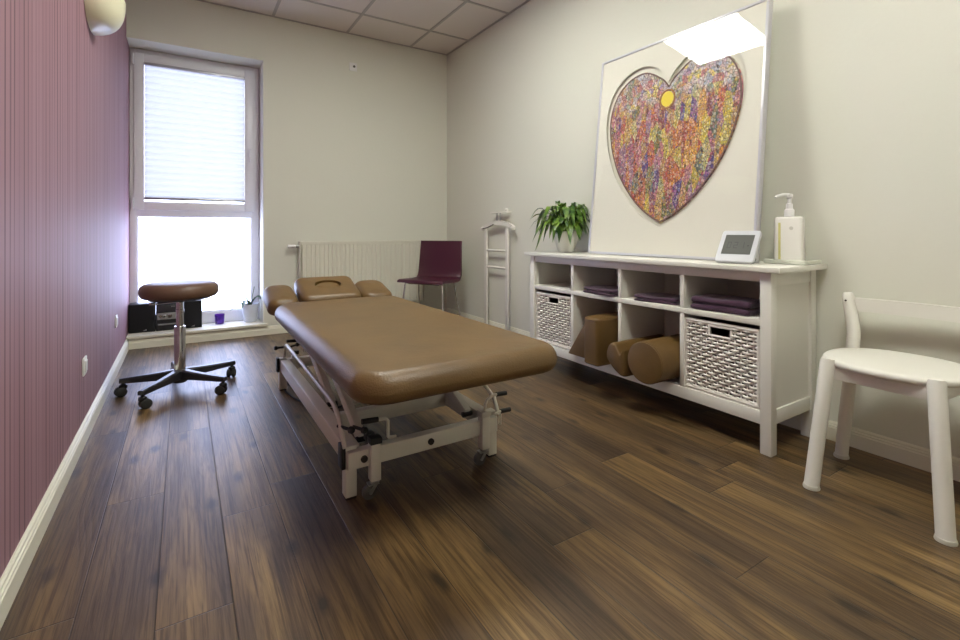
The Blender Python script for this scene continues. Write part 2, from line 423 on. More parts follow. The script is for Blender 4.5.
obj('frosted_pane', MB().box(FX0+.05, FX1-.065, YW+.03, YW+.036, .21, 1.05), M['frosted'], win)

# pleated blind in the upper sash
bl = thing('pleated_blind', 'white pleated blind covering the upper window sash', 'blind', (.1, YW-.012, 1.19))
bx0, bx1 = FX0+.102, FX1-.128
obj('head_rail', MB().box(bx0-.006, bx1+.006, YW-.022, YW+.004, 2.310, 2.334, .003), mat('silver_rail', col(190,190,196), .3, .5), bl)
b = MB(); n = 21; zt, zb = 2.325, 1.205
pts = [(YW-.010+(.009 if i % 2 else -.009), zb+(zt-zb)*i/(2*n)) for i in range(2*n+1)]
A = [b.bm.verts.new((bx0, y, z)) for y, z in pts]; B = [b.bm.verts.new((bx1, y, z)) for y, z in pts]
for i in range(2*n): b.bm.faces.new((A[i], B[i], B[i+1], A[i+1]))
obj('blind_fabric', b, M['blind'], bl, smooth=False)
obj('bottom_rail', MB().box(bx0-.004, bx1+.004, YW-.020, YW+.002, 1.188, 1.206, .003), M['steel'], bl)

# ------------------------------------------------------------------ radiator
rad = thing('radiator', 'cream ribbed panel radiator on the far wall beside the window', 'radiator', (1.5, YF-.05, .2))
rx0, rx1, rz0, rz1 = .895, 2.13, .2, .825; ry = YF-.10
r = MB(); N = 31; out = []
for i in range(N):
    xa = rx0+.015+(rx1-rx0-.03)*i/N; w = (rx1-rx0-.03)/N
    out += [(xa, ry+.009), (xa+w*.10, ry+.008), (xa+w*.22, ry+.002), (xa+w*.78, ry+.002), (xa+w*.90, ry+.008)]
out += [(rx1-.015, ry+.012), (rx1-.015, ry+.02), (rx0+.015, ry+.02)]
A = [r.bm.verts.new((x, y, rz0+.02)) for x, y in out]; B = [r.bm.verts.new((x, y, rz1-.028)) for x, y in out]
for j in range(len(out)): r.bm.faces.new((A[j], A[(j+1) % len(out)], B[(j+1) % len(out)], B[j]))
r.box(rx0+.01, rx1-.01, ry+.002, ry+.02, rz0, rz0+.025, .004)
r.box(rx0+.01, rx1-.01, ry+.002, ry+.02, rz1-.03, rz1-.004, .004)
r.box(rx0+.01, rx1-.01, ry+.055, ry+.07, rz0, rz1-.01)
obj('ribbed_panel', r, M['cream_metal'], rad, angle=25)
gr = MB()
gr.box(rx0, rx1, ry, ry+.006, rz1-.012, rz1+.004, .002).box(rx0, rx1, ry+.066, ry+.072, rz1-.012, rz1+.004, .002)
k = 0
x = rx0+.02
while x < rx1-.02: gr.box(x, x+.012, ry+.004, ry+.068, rz1-.004, rz1+.001); x += .028
obj('top_grille', gr, M['cream_metal'], rad)
for xx in (rx0-.002, rx1-.006): obj('side_cover', MB().box(xx, xx+.008, ry, ry+.072, rz0, rz1+.004, .002), M['cream_metal'], rad)
for xx in (1.1, 1.9): obj('wall_bracket', MB().box(xx-.02, xx+.02, ry+.066, YF-.0005, .25, .78), M['cream_metal'], rad)
for xx in (1.1, 1.9): obj('floor_foot', MB().box(xx-.012, xx+.012, ry+.03, ry+.05, 0, .205).box(xx-.03, xx+.03, ry+.01, ry+.07, 0, .006), M['cream_metal'], rad)
v = MB().lathe([(.012,0),(.014,.01),(.014,.03)], (rx0-.03, ry+.036, .785), 16, 'x')
v.tube([(rx0+.01, ry+.036, .785), (rx0-.03, ry+.036, .785), (rx0-.03, ry+.09, .785)], .009, 10)
obj('valve', v, M['steel'], rad)
tk = MB().lathe([(.013,-.07),(.017,-.066),(.017,-.045),(.015,-.036),(.017,-.028),(.017,-.01),(.012,0)], (rx0-.03, ry+.036, .785), 20, 'x')
obj('thermostat_knob', tk, M['white_plastic'], rad)

# small wall fittings
def plate(nm, lbl, cat, fixed, cy, cz, w, h, face):
    if face == 'left':
        t = thing(nm, lbl, cat, (XL, cy, cz))
        obj('cover_plate', MB().box(XL, XL+.008, cy-w/2, cy+w/2, cz-h/2, cz+h/2, .003), M['white_plastic'], t)
        obj('insert', MB().box(XL+.008, XL+.012, cy-w*.32, cy+w*.32, cz-h*.32, cz+h*.32, .002), M['white_plastic'], t)
    else:
        t = thing(nm, lbl, cat, (cy, YF, cz))
        obj('cover_plate', MB().box(cy-w/2, cy+w/2, YF-.008, YF, cz-h/2, cz+h/2, .003), M['white_plastic'], t)
        obj('insert', MB().lathe([(.010,-.013),(.012,-.012),(.012,-.008)], (cy+.008, YF, cz+.004), 16, 'y'), M['grey_wheel'], t)
plate('wall_socket', 'white socket cover low on the mauve wall, nearer the camera', 'wall socket', None, 2.726, .327, .075, .078, 'left')
plate('wall_socket', 'white socket cover low on the mauve wall, close to the stereo', 'wall socket', None, 3.90, .335, .075, .08, 'left')
plate('wall_sensor', 'small square white fitting high on the far wall', 'wall fitting', None, 1.41, 2.53, .075, .08, 'far')

# wall sconce
sc = thing('wall_sconce', 'cream ceramic bowl wall lamp high on the mauve wall', 'wall lamp', (XL, 2.93, 2.0))
R = []
cy, cz, ry_, dep, hh = 2.90, 2.045, .185, .135, .165
nu, nv = 24, 12
b = MB(); grid = []
for i in range(nv+1):
    f = i/nv                                   # 0 = bottom, 1 = rim
    prof = (1-(1-f)**2.5)**(1/2.5) if f > 0 else .02
    row = []
    for j in range(nu+1):
        a = PI*j/nu
        row.append(b.bm.verts.new((XL+.002+dep*math.sin(a)*prof, cy-ry_*math.cos(a)*prof, cz-hh*(1-f))))
    grid.append(row)
for i in range(nv):
    for j in range(nu): b.bm.faces.new((grid[i][j], grid[i][j+1], grid[i+1][j+1], grid[i+1][j]))
bmesh.ops.solidify(b.bm, geom=b.bm.faces[:], thickness=.006)
bmesh.ops.remove_doubles(b.bm, verts=b.bm.verts, dist=.0004)
obj('lamp_shade', b, mat('cream_ceramic', col(224,220,192), .35), sc, angle=60)
obj('back_plate', MB().box(XL, XL+.012, cy-.07, cy+.07, 1.93, 2.03, .003), M['white_plastic'], sc)
obj('bulb', MB().lathe([(.012,1.975),(.014,1.99),(.028,2.01),(.03,2.025),(.02,2.045),(.002,2.052)], (XL+.06, cy, 0), 16), M['pot'], sc)

# ------------------------------------------------------------------ treatment table
tb = thing('treatment_table', 'tan leather treatment table on a cream wheeled lifting frame', 'treatment table', (.778, 2.0, 0))
BX0, BX1, BY0, BY1, BZ0, BZ1 = .383, 1.106, 1.195, 2.73, .457, .545
Rg = pad_rings(BX0, BX1, BY0, BY1, .108, BZ0, BZ1, .052, 12, .004, .034)
Rg = [[(x+(.752-x)*max(0, (y-2.2)/.53)**2*.06, y, z) for x, y, z in ring] for ring in Rg]
main = obj('mattress', MB().rings(Rg), M['tan'], tb, angle=60)
def tilt(mb, y0, z0, deg):
    return mb.xf(T(0, y0, z0) @ Matrix.Rotation(math.radians(deg), 4, 'X') @ T(0, -y0, -z0))
arm_l = tilt(MB().rings(pad_rings(.385, .548, 2.735, 3.02, .06, .462, .55, .042, 8, .004, .02)), 2.735, .47, 15)
obj('arm_pad', arm_l, M['tan'], tb, angle=60)
arm_r = tilt(MB().rings(pad_rings(.902, 1.098, 2.735, 3.02, .075, .462, .55, .042, 8, .004, .02)), 2.735, .47, 15)
obj('arm_pad', arm_r, M['tan'], tb, angle=60)
# head piece with a face hole
def apply_bool(o, cutter):
    C.objects.link(cutter)
    md = o.modifiers.new('cut', 'BOOLEAN'); md.operation = 'DIFFERENCE'; md.object = cutter; md.solver = 'EXACT'
    dg = bpy.context.evaluated_depsgraph_get(); me = bpy.data.meshes.new_from_object(o.evaluated_get(dg))
    o.modifiers.clear(); o.data = me; bpy.data.objects.remove(cutter)
hd = obj('head_rest', tilt(MB().rings(pad_rings(.555, .895, 2.738, 3.03, .05, .478, .562, .034, 8, .004, .02)), 2.738, .48, 20), M['tan'], tb, angle=60)
cm = tilt(MB().lathe([(.066,.46),(.066,.60)], (.725, 2.895, 0), 32, sx=1.15, sy=.85), 2.738, .48, 20)
bmesh.ops.recalc_face_normals(cm.bm, faces=cm.bm.faces)
cme = bpy.data.meshes.new('cut'); 
for v in cm.bm.verts: v.co -= tb.location
cm.bm.to_mesh(cme); cm.bm.free(); co = bpy.data.objects.new('cut', cme); co.location = tb.location
bpy.context.view_layer.update()
apply_bool(hd, co)
hd.data.shade_smooth(); hd.data.set_sharp_from_angle(angle=math.radians(50))
if not hd.data.materials: hd.data.materials.append(M['tan'])
pl = tilt(MB().lathe([(.058,.49),(.061,.50),(.061,.548),(.056,.556),(.03,.559)], (.725, 2.892, 0), 32, sx=1.15, sy=.85), 2.738, .48, 20)
obj('face_plug', pl, M['tan'], hd, angle=50)

FM = M['frame_metal']
# base frame
for x, lab in ((.50, 'l'), (1.06, 'r')):
    obj('side_rail', MB().box(x-.026, x+.026, 1.64, 2.97, .115, .18, .004), FM, tb)
for y in (1.622, 1.98, 2.985):
    obj('cross_rail', MB().box(.474 if y != 1.98 else .526, 1.086 if y != 1.98 else 1.034, y-.02, y+.02, .112, .172, .004), FM, tb)
# legs
for x in (.492, 1.078):
    for y in (1.648, 2.965):
        lg = obj('leg', MB().box(x-.02, x+.02, y-.022, y+.022, .008, .186, .003), FM, tb)
        obj('rubber_foot', MB().box(x-.018, x+.018, y-.02, y+.02, 0, .010, .002), M['rubber'], lg)
        if x < .8: obj('end_cap', MB().box(x-.034, x-.02, y-.024, y+.024, .11, .19, .002), M['black'], lg)
# retractable castors beside the legs
def castor(x, y):
    sgn = 1 if x < .8 else -1
    px, py = x, y
    post = obj('castor_post', MB().box(px-.018, px+.018, py-.018, py+.018, .062, .196, .003), FM, tb)
    obj('post_cap', MB().box(px-.021, px+.021, py-.021, py+.021, .19, .212, .003), M['black'] if sgn > 0 else FM, post)
    f = MB().lathe([(.014,.05),(.017,.054),(.017,.062)], (px, py, 0), 16)
    for s in (-1, 1): f.beam((px+.002, py+s*.013, .052), (px-.020, py+s*.013, .022), .0025, .012, .0004)
    f.box(px-.025, px+.012, py-.0145, py+.0145, .049, .053)
    f.tube([(px-.020, py-.016, .0245), (px-.020, py+.016, .0245)], .004, 8)
    obj('castor_fork', f, M['steel'], post)
    obj('castor_wheel', MB().lathe([(.008,-.010),(.019,-.010),(.0245,-.007),(.0245,.007),(.019,.010),(.008,.010)], (px-.020, py, .0245), 24, 'y'), M['grey_wheel'], post)
for x, y in ((.566, 1.60), (1.018, 1.60), (.566, 3.0), (1.018, 3.0)): castor(x, y)
# lifting arms (parallelogram)
for x in (.556, 1.004):
    for y in (1.71, 2.12):
        a = obj('lift_arm', MB().beam((x, y, .165), (x, y+.60, .415), .028, .045, .003), FM, tb)
for y, z in ((1.90, .243), (2.50, .323)):
    obj('arm_brace', MB().tube([(.556, y, z), (1.004, y, z)], .016, 12), FM, tb)
obj('gusset_plate', MB().beam((.60, 2.42, .23), (.60, 2.60, .30), .09, .004, .001), FM, tb)
obj('gusset_plate', MB().beam((.62, 2.08, .22), (.62, 2.24, .28), .09, .004, .001), FM, tb)
pv = MB()
for x in (.556, 1.004):
    for y in (1.71, 2.12):
        for yy, zz in ((y, .165), (y+.6, .415)): obj('pivot', MB().tube([(x-.022, yy, zz), (x+.022, yy, zz)], .011, 10), M['black'], tb)
pv.bm.free()
# motor
obj('motor_housing', MB().box(.70, .80, 2.55, 2.80, .16, .25, .015), mat('grey_motor', col(60,60,62), .5), tb)
obj('actuator_rod', MB().tube([(.75, 2.56, .22), (.75, 2.1, .34), (.75, 1.92, .37)], .017, 12), M['steel'], tb)
# top frame
for x in (.50, 1.06): obj('top_rail', MB().box(x-.02, x+.02, 1.42, 2.70, .392, .437, .004), FM, tb)
for y in (1.5, 1.95, 2.62): obj('top_cross_rail', MB().box(.52, 1.04, y-.018, y+.018, .392, .437, .004), FM, tb)
obj('base_board', MB().box(.45, 1.05, 1.36, 2.69, .437, .4575, .003), M['board'], tb)
for x in (.62, .85): obj('head_support', MB().box(x-.012, x+.012, 2.6, 2.80, .437, .466), FM, tb)
for x in (.47, 1.0): obj('head_support', MB().box(x-.012, x+.012, 2.6, 2.82, .437, .466), FM, tb)
# foot bars along both sides
def mirror(p): return (1.556-p[0], p[1], p[2])
fb = [(.466, 1.61, .19), (.463, 1.64, .235), (.468, 1.70, .27), (.476, 1.80, .283), (.482, 2.2, .286), (.49, 2.60, .284), (.496, 2.86, .28), (.50, 2.92, .262), (.50, 2.955, .19)]
obj('foot_bar', MB().tube(fb, .0085, 12), M['frame_metal'], tb)
obj('foot_bar', MB().tube([mirror(p) for p in fb], .0085, 12), M['frame_metal'], tb)
for s in (0, 1):
    for (p, q) in (((.475, 2.9, .262), (.455, 2.9, .262)), ((.535, 2.9, .262), (.56, 2.92, .262)), ((.463, 1.66, .247), (.483, 1.62, .247)), ((.508, 1.63, .245), (.522, 1.60, .245))):
        if s and p[1] < 2: continue
        pts = [p, q] if not s else [mirror(p), mirror(q)]
        d = (Vector(pts[1])-Vector(pts[0])).normalized()
        kb = MB().tube([Vector(pts[0])-d*.012, Vector(pts[1])], .006, 8); kb.tube([Vector(pts[1]), Vector(pts[1])+d*.004, Vector(pts[1])+d*.016, Vector(pts[1])+d*.02], [.008, .012, .012, .008], 12)
        obj('bar_knob', kb, M['black'], tb)
# castor pedals
def pedal(pts, grip, r=.006):
    p = obj('castor_pedal', MB().tube(pts, r, 10), FM, tb)
    obj('pedal_grip', MB().tube(grip, .0095, 12), M['black'], p)
pedal([(.645, 1.60, .193), (.617, 1.60, .197), (.615, 1.60, .202), (.615, 1.60, .256), (.607, 1.60, .265), (.575, 1.60, .268)], [(.578, 1.60, .268), (.520, 1.60, .272)])
pedal([(1.022, 1.60, .19), (1.024, 1.60, .232), (1.034, 1.60, .252), (1.054, 1.60, .263), (1.08, 1.60, .265)], [(1.078, 1.60, .265), (1.125, 1.60, .262)])
pedal([(1.095, 1.60, .14), (1.096, 1.60, .182), (1.070, 1.60, .188), (1.098, 1.60, .192)], [(1.098, 1.60, .192), (1.145, 1.60, .191)])
pedal([(.617, 3.0, .197), (.615, 3.0, .256), (.575, 3.0, .268)], [(.578, 3.0, .268), (.520, 3.0, .272)])
bx = MB().box(.545, .575, 1.622, 1.66, .186, .215, .003)
obj('switch_box', bx, M['black'], tb)
for x in (.529, .784): obj('bolt', MB().lathe([(.010,-.026),(.012,-.024),(.012,-.018)], (x, 1.62, .142), 12, 'y'), M['board'], tb)
cd = [(.60, 2.80, .02), (.56, 2.99, .006), (.53, 3.05, .006), (.505, 3.0, .006), (.50, 2.9, .006), (.53, 2.72, .006), (.60, 2.55, .006), (.70, 2.50, .006), (.76, 2.60, .01), (.76, 2.66, .06), (.76, 2.68, .165)]
def smooth_path(P, k=6, closed=False):
    P = [Vector(p) for p in P]; out = []; n = len(P)
    rng = range(n) if closed else range(n-1)
    for i in rng:
        p0 = P[i-1] if (closed or i > 0) else P[0]; p1 = P[i]; p2 = P[(i+1) % n]; p3 = P[(i+2) % n] if (closed or i+2 < n) else P[-1]
        for j in range(k):
            t = j/k
            out.append(.5*((2*p1)+(-p0+p2)*t+(2*p0-5*p1+4*p2-p3)*t*t+(-p0+3*p1-3*p2+p3)*t**3))
    if not closed: out.append(P[-1])
    return out
obj('power_cord', MB().tube(smooth_path(cd), .005, 8), M['black'], tb)

# ------------------------------------------------------------------ rolling stool
SX, SY = -.017, 3.28
st = thing('rolling_stool', 'round brown leather stool on a chrome column with five castors', 'stool', (SX, SY, 0))
prof = [(.02,.540),(.168,.540),(.186,.546),(.197,.560),(.200,.580),(.196,.606),(.181,.620),(.157,.627),(.08,.629),(.01,.630)]
seat = obj('seat', MB().lathe(prof, (SX, SY, 0), 56), M['stool_leather'], st, angle=60)
obj('seat_plate', MB().lathe([(.15,.531),(.155,.533),(.155,.541)], (SX, SY, 0), 40), M['black'], seat)
obj('upper_tube', MB().lathe([(.019,.36),(.019,.45),(.021,.452),(.021,.47),(.019,.472),(.019,.51),(.05,.525),(.05,.532)], (SX, SY, 0), 28), M['chrome'], st)
obj('gas_column', MB().lathe([(.025,.06),(.025,.08),(.0295,.085),(.0295,.365),(.027,.372),(.020,.374)], (SX, SY, 0), 32), M['chrome'], st)
lv = MB().tube([(SX, SY-.03, .520), (SX-.08, SY-.07, .520), (SX-.115, SY-.09, .524)], .005, 8).tube([(SX-.115, SY-.09, .524), (SX-.14, SY-.105, .525)], .008, 10)
obj('height_lever', lv, M['chrome'], st)
obj('hub', MB().lathe([(.03,.045),(.038,.05),(.042,.085),(.045,.115),(.036,.122)], (SX, SY, 0), 28), M['base_black'], st)
for k in range(5):
    o_ = Vector((SX, SY, 0)); d = Vector([(-.287,3.325,0), (-.180,3.03,0), (.192,3.062,0), (.262,3.40,0), (-.05,3.57,0)][k])-o_; RL = d.length; d.normalize(); a = math.atan2(d.y, d.x)
    sec = []
    pn = Vector((-d.y, d.x, 0))
    for t, w, zt, zb in ((.03,.023,.122,.066),(.10,.021,.114,.070),(.2,.018,.106,.072),(RL-.008,.016,.101,.073),(RL+.015,.015,.099,.075)):
        c = o_+d*t
        sec.append([c+pn*w+Vector((0,0,zb)), c+pn*w*1.05+Vector((0,0,zt-.008)), c+pn*w*.6+Vector((0,0,zt)), c-pn*w*.6+Vector((0,0,zt)), c-pn*w*1.05+Vector((0,0,zt-.008)), c-pn*w+Vector((0,0,zb))])
    arm = obj('base_arm', MB().rings(sec), M['base_black'], st)
    c = o_+d*RL
    ca = obj('castor', MB().tube([c+Vector((0,0,.076)), c+Vector((0,0,.05))], .009, 10).lathe([(.016,.040),(.02,.046),(.02,.060),(.012,.066)], c, 16), M['black'], st)
    wa = math.radians([200, 20, 150, 250, 80][k]); wd = Vector((math.cos(wa), math.sin(wa), 0)); wp = Vector((-wd.y, wd.x, 0))
    for s in (-1, 1):
        cc = c+wd*.012+wp*s*.014; w = MB()
        w.lathe([(.006,-.009),(.022,-.009),(.0265,-.006),(.0265,.006),(.022,.009),(.006,.009)], (0,0,0), 22, 'x')
        w.xf(T(cc.x, cc.y, .0265) @ Rz(math.atan2(wp.y, wp.x)))
        obj('castor_wheel', w, M['rubber'], ca)

# ------------------------------------------------------------------ sideboard
SB = thing('sideboard', 'long white open sideboard with eight compartments against the right wall', 'sideboard', (2.235, 1.815, 0))
fx, bxk = 2.04, 2.43
ya, yb = 1.017, 2.612
WW = M['white_wood']
top = obj('top_board', MB().box(2.018, 2.434, .974, 2.652, .757, .779, .003), WW, SB)
for (y0, y1) in ((ya, ya+.045), (yb-.045, yb)):
    obj('leg', MB().box(fx, fx+.045, y0, y1, 0, .757, .002), WW, SB)
    obj('leg', MB().box(bxk-.045, bxk, y0, y1, 0, .757, .002), WW, SB)
for (y0, sgn) in ((ya, 1), (yb, -1)):
    e = MB(); ys = sorted((y0+sgn*.004, y0+sgn*.022)); yi = sorted((y0+sgn*.012, y0+sgn*.022))
    e.box(fx+.044, bxk-.044, ys[0], ys[1], .125, .185, .002).box(fx+.044, bxk-.044, ys[0], ys[1], .70, .757, .002).box(fx+.044, bxk-.044, yi[0], yi[1], .185, .70)
    obj('end_panel', e, WW, SB)
obj('apron', MB().box(fx+.006, fx+.024, ya+.044, yb-.044, .715, .757, .001), WW, SB)
obj('bottom_rail', MB().box(fx+.004, fx+.024, ya+.044, yb-.044, .120, .176, .002), WW, SB)
obj('bottom_shelf', MB().box(fx+.024, bxk-.01, ya+.022, yb-.022, .158, .176), WW, SB)
obj('middle_shelf', MB().box(fx+.004, bxk-.01, ya+.024, yb-.024, .531, .556, .002), WW, SB)
obj('back_panel', MB().box(bxk-.010, bxk-.002, ya+.024, yb-.024, .158, .757), WW, SB)
DIV = [1.432, 1.819, 2.197]
for y in DIV:
    obj('divider', MB().box(fx+.006, bxk-.012, y-.011, y+.011, .176, .532, .001).box(fx+.006, bxk-.012, y-.011, y+.011, .555, .716, .001), WW, SB)

# wicker baskets
m_w = mat('white_painted_wicker', col(226,222,214), .55, bump=(140,.4,.002))
m_liner = mat('basket_shadow_lining', col(120,114,106), .9)  # darker lining colour stands in for shade in the weave gaps
def make_basket():
    W_, D_, H_ = .35, .33, .335
    t = thing('wicker_basket', '', 'basket')
    def perim(z, ph, amp=.0062):
        pts = []; nx, ny = 13, 12
        for (ax, ay, bx_, by_, n) in ((-D_/2, W_/2, -D_/2, -W_/2, nx), (-D_/2, -W_/2, D_/2, -W_/2, ny), (D_/2, -W_/2, D_/2, W_/2, nx), (D_/2, W_/2, -D_/2, W_/2, ny)):
            dx, dy = bx_-ax, by_-ay; L_ = math.hypot(dx, dy); nx_, ny_ = -dy/L_, dx/L_
            for i in range(n*4):
                f = i/(n*4); s_ = math.cos(PI*(i/4)+ph)*amp*(0 if i == 0 else 1)
                taper = 1-.0*(z)
                pts.append((ax+dx*f-nx_*s_*1, ay+dy*f-ny_*s_, z+random.uniform(-.0008, .0008)))
        return pts
    wv = MB(); rows = 20
    for r_ in range(rows):
        z = .018+(H_-.036)*r_/(rows-1); ph = PI*(r_ % 2)
        P_ = perim(z, ph)
        hole = H_-.068 < z < H_-.022
        if hole:
            keep = [p for p in P_]
            # split around the hand hole in the front face
            i0 = next(i for i, p in enumerate(keep) if p[0] < -D_/2+.01 and p[1] < .052)
            i1 = next(i for i, p in enumerate(keep) if p[0] < -D_/2+.01 and p[1] < -.052)
            P_ = keep[i1:]+keep[:i0]
            wv.tube(P_, .0058, 5)
        else: wv.tube(P_, .0058, 5, closed=True)
    sk = wv
    for j in range(14):
        y = -W_/2+W_*j/13
        for x in (-D_/2, D_/2):
            if abs(y) < .05 and x < 0: sk.tube([(x, y, .01), (x, y, H_-.068)], .003, 5)
            else: sk.tube([(x, y, .01), (x, y, H_-.01)], .003, 5)
    obj('weave', wv, m_w, t, angle=80)
    rim = MB()
    for z, rr in ((H_-.008, .009), (.010, .010)):
        rim.tube([(x, y, z) for x, y, _ in rrect(-D_/2-.001, D_/2+.001, -W_/2-.001, W_/2+.001, .012, 0, 4)], rr, 8, closed=True)
    for s in (-1, 1): rim.tube([(-D_/2-.001, s*(W_/2-.005), .01), (-D_/2-.001, s*(W_/2-.005), H_-.01)], .008, 8)
    obj('rim', rim, m_w, t)
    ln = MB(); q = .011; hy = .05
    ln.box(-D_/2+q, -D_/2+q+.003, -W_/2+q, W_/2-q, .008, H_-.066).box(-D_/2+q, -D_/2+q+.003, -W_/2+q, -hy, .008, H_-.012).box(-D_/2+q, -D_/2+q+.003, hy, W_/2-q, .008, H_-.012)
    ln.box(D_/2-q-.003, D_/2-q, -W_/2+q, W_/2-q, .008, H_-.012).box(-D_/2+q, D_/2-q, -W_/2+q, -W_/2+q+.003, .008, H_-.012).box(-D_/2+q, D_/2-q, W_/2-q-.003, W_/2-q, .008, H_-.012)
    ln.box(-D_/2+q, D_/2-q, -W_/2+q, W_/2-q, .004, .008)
    obj('gap_shade_liner', ln, m_liner, t)
    hr = MB().tube([(-D_/2-.003, y, z) for y, z in ((-.05, H_-.064), (.05, H_-.064), (.052, H_-.060), (.052, H_-.024), (.05, H_-.02), (-.05, H_-.02), (-.052, H_-.024), (-.052, H_-.060))], .0055, 8, closed=True)
    obj('handle_hole_rim', hr, m_w, t)
    return t
bk = make_basket(); bk.location = (fx+.012+.175, 1.2475, .1765)
bk['label'] = 'white wicker basket in the near end compartment of the sideboard, beside the white chair'
bk['group'] = 'wicker baskets in the sideboard'
b2 = bk.copy(); C.objects.link(b2); b2.location = (fx+.012+.175, 2.385, .1765)
b2['label'] = 'white wicker basket in the far end compartment of the sideboard, below the potted plant'
for ch in list(bk.children):
    c = ch.copy(); C.objects.link(c); c.parent = b2

# folded towels
def towel(loc, w, d, layers, th, rz, label, sag=.004):
    t = MB()
    for L_ in range(layers):
        z0 = L_*th; sx = 1-.03*L_
        ring = []
        prof = []
        n = 10
        for i in range(n+1):                   # front fold (rounded)
            a = -PI/2-PI*i/n
            prof.append((-d/2*sx+th*.5+math.cos(a)*th*.5, z0+th/2+math.sin(a)*th*.5*.98))
        prof += [(-d*.2, z0+th*1.0), (d*.15, z0+th*1.0), (d/2*sx, z0+th*.9), (d/2*sx, z0+th*.08), (d*.1, z0+.0), (-d*.2, z0+.0)]
        secs = []
        ny = 18
        for j in range(ny+1):
            f = j/ny; y = -w/2+w*f; e = min(f, 1-f)
            rows = []
            for (x, z) in prof:
                k = math.sin(f*7+L_*2+x*15)*sag*(z-z0)/th
                round_ = max(0, 1-e/.04)
                zz = z0+th/2+(z-z0-th/2)*(1-.35*round_)+k*(1 if z > z0+th/2 else 0)
                rows.append((x+math.sin(f*5+L_)*.004, y+math.sin(x*20+L_)*.003, max(zz, z0*.98)))
            secs.append(rows)
        t.rings(secs)
    o = obj('folded_towel', t, M['towel'], angle=60)
    place(o, loc, rz); tag(o, label, 'towel', 'dark purple folded towels in the sideboard')
    md = o.modifiers.new('cloth', 'SUBSURF'); md.levels = 1; md.render_levels = 1
    return o
towel((2.175, 1.262, .557), .28, .24, 2, .030, .03, 'largest dark purple folded towel, double stacked above the near wicker basket')
towel((2.165, 1.615, .557), .25, .22, 2, .014, .10, 'thin dark purple folded towel above the leather bolsters', .006)
towel((2.155, 1.975, .557), .25, .24, 2, .017, -.12, 'dark purple folded towel in the second compartment from the plant', .005)

# leather positioning cushions
cyl = MB().lathe([(.02,-.205),(.086,-.205),(.099,-.201),(.1035,-.19),(.1035,.19),(.099,.201),(.086,.205),(.02,.205)], (0,0,0), 44, 'x')
o = obj('bolster', cyl, M['tan2'], angle=40); place(o, (2.115, 1.551, .2803), math.radians(1)); tag(o, 'round brown leather bolster lying in the sideboard, beside the near wicker basket', 'bolster')
obj('bolster_seam', MB().tube([(-.193+2.115, 1.551+math.cos(a)*.1015, .2803+math.sin(a)*.1015) for a in [2*PI*i/32 for i in range(32)]], .002, 6, closed=True), M['tan2'], o)
# U-shaped cushion leaning on the round one
pr = smooth_path([(1.786,.258,0),(1.779,.312,0),(1.758,.338,0),(1.730,.338,0),(1.706,.306,0),(1.690,.288,0),(1.676,.306,0),(1.666,.318,0),(1.663,.26,0),(1.662,.200,0),(1.672,.1785,0),(1.700,.184,0),(1.745,.212,0)], 4, True)
pr = [(p.x-1.72, max(p.y, .1772)-.1772) for p in pr]
secs = []
for x_, k_ in ((-.205,.86),(-.202,.93),(-.194,.98),(-.18,1),(.18,1),(.194,.98),(.205,.9)):
    secs.append([(x_, y_*k_, .08+(z_-.08)*k_) for y_, z_ in pr])
o = obj('notched_cushion', MB().rings(secs), M['tan2'], angle=50); o.location = (2.11, 1.72, .1768)
tag(o, 'notched brown leather cushion tilted against the round bolster', 'cushion')
bc = MB().rings([(x, y, z) for x, y, z in r] for r in pad_rings(-.19, .19, -.055, .055, .02, 0, .265, .014, 6, .002, .014))
o = obj('box_cushion', bc, M['tan2'], angle=50); o.location = (2.118, 1.925, .1765); tag(o, 'upright box-shaped brown leather cushion in the sideboard', 'cushion')
for z in (.012, .252):
    obj('piping', MB().tube([(x+2.118, y+1.925, .1765+z) for x, y, _ in rrect(-.189, .189, -.054, .054, .02, 0, 6)], .003, 6, closed=True), M['tan2'], o)
wc = MB().prism([(2.181, .002), (1.99, .002), (1.99, .255), (2.003, .262)], 'x', -.175, .175, .006)
wc.xf(T(0, -2.09, 0))
o = obj('wedge_cushion', wc, M['tan2'], angle=30); o.location = (2.17, 2.09, .1765); tag(o, 'wedge-shaped brown leather cushion left of the box cushion', 'cushion')

# ------------------------------------------------------------------ framed heart picture
TH = math.atan2(.13, 1.245); AW, AH = 1.062, 1.262
art = thing('framed_picture', 'large white-framed picture with a colourful mosaic heart leaning on the wall', 'picture')
def cr(P, k=8): return [(p.x, p.y) for p in smooth_path([(a, b_, 0) for a, b_ in P], k, False)]
half = [(0,.972),(.055,1.035),(.165,1.098),(.285,1.083),(.38,1.0),(.424,.86),(.405,.69),(.335,.51),(.225,.355),(.115,.255),(0,.19)]
hr_ = cr(half)
heart = [(x, z) for x, z in hr_] + [(-x, z) for x, z in hr_[1:-1][::-1]]
hr2 = cr([(0,1.0),(.06,1.075),(.17,1.135),(.30,1.115),(.405,1.02),(.449,.865),(.425,.68),(.35,.49),(.235,.33),(.12,.225),(0,.165)])
heart2 = [(x, z) for x, z in hr2] + [(-x, z) for x, z in hr2[1:-1][::-1]]
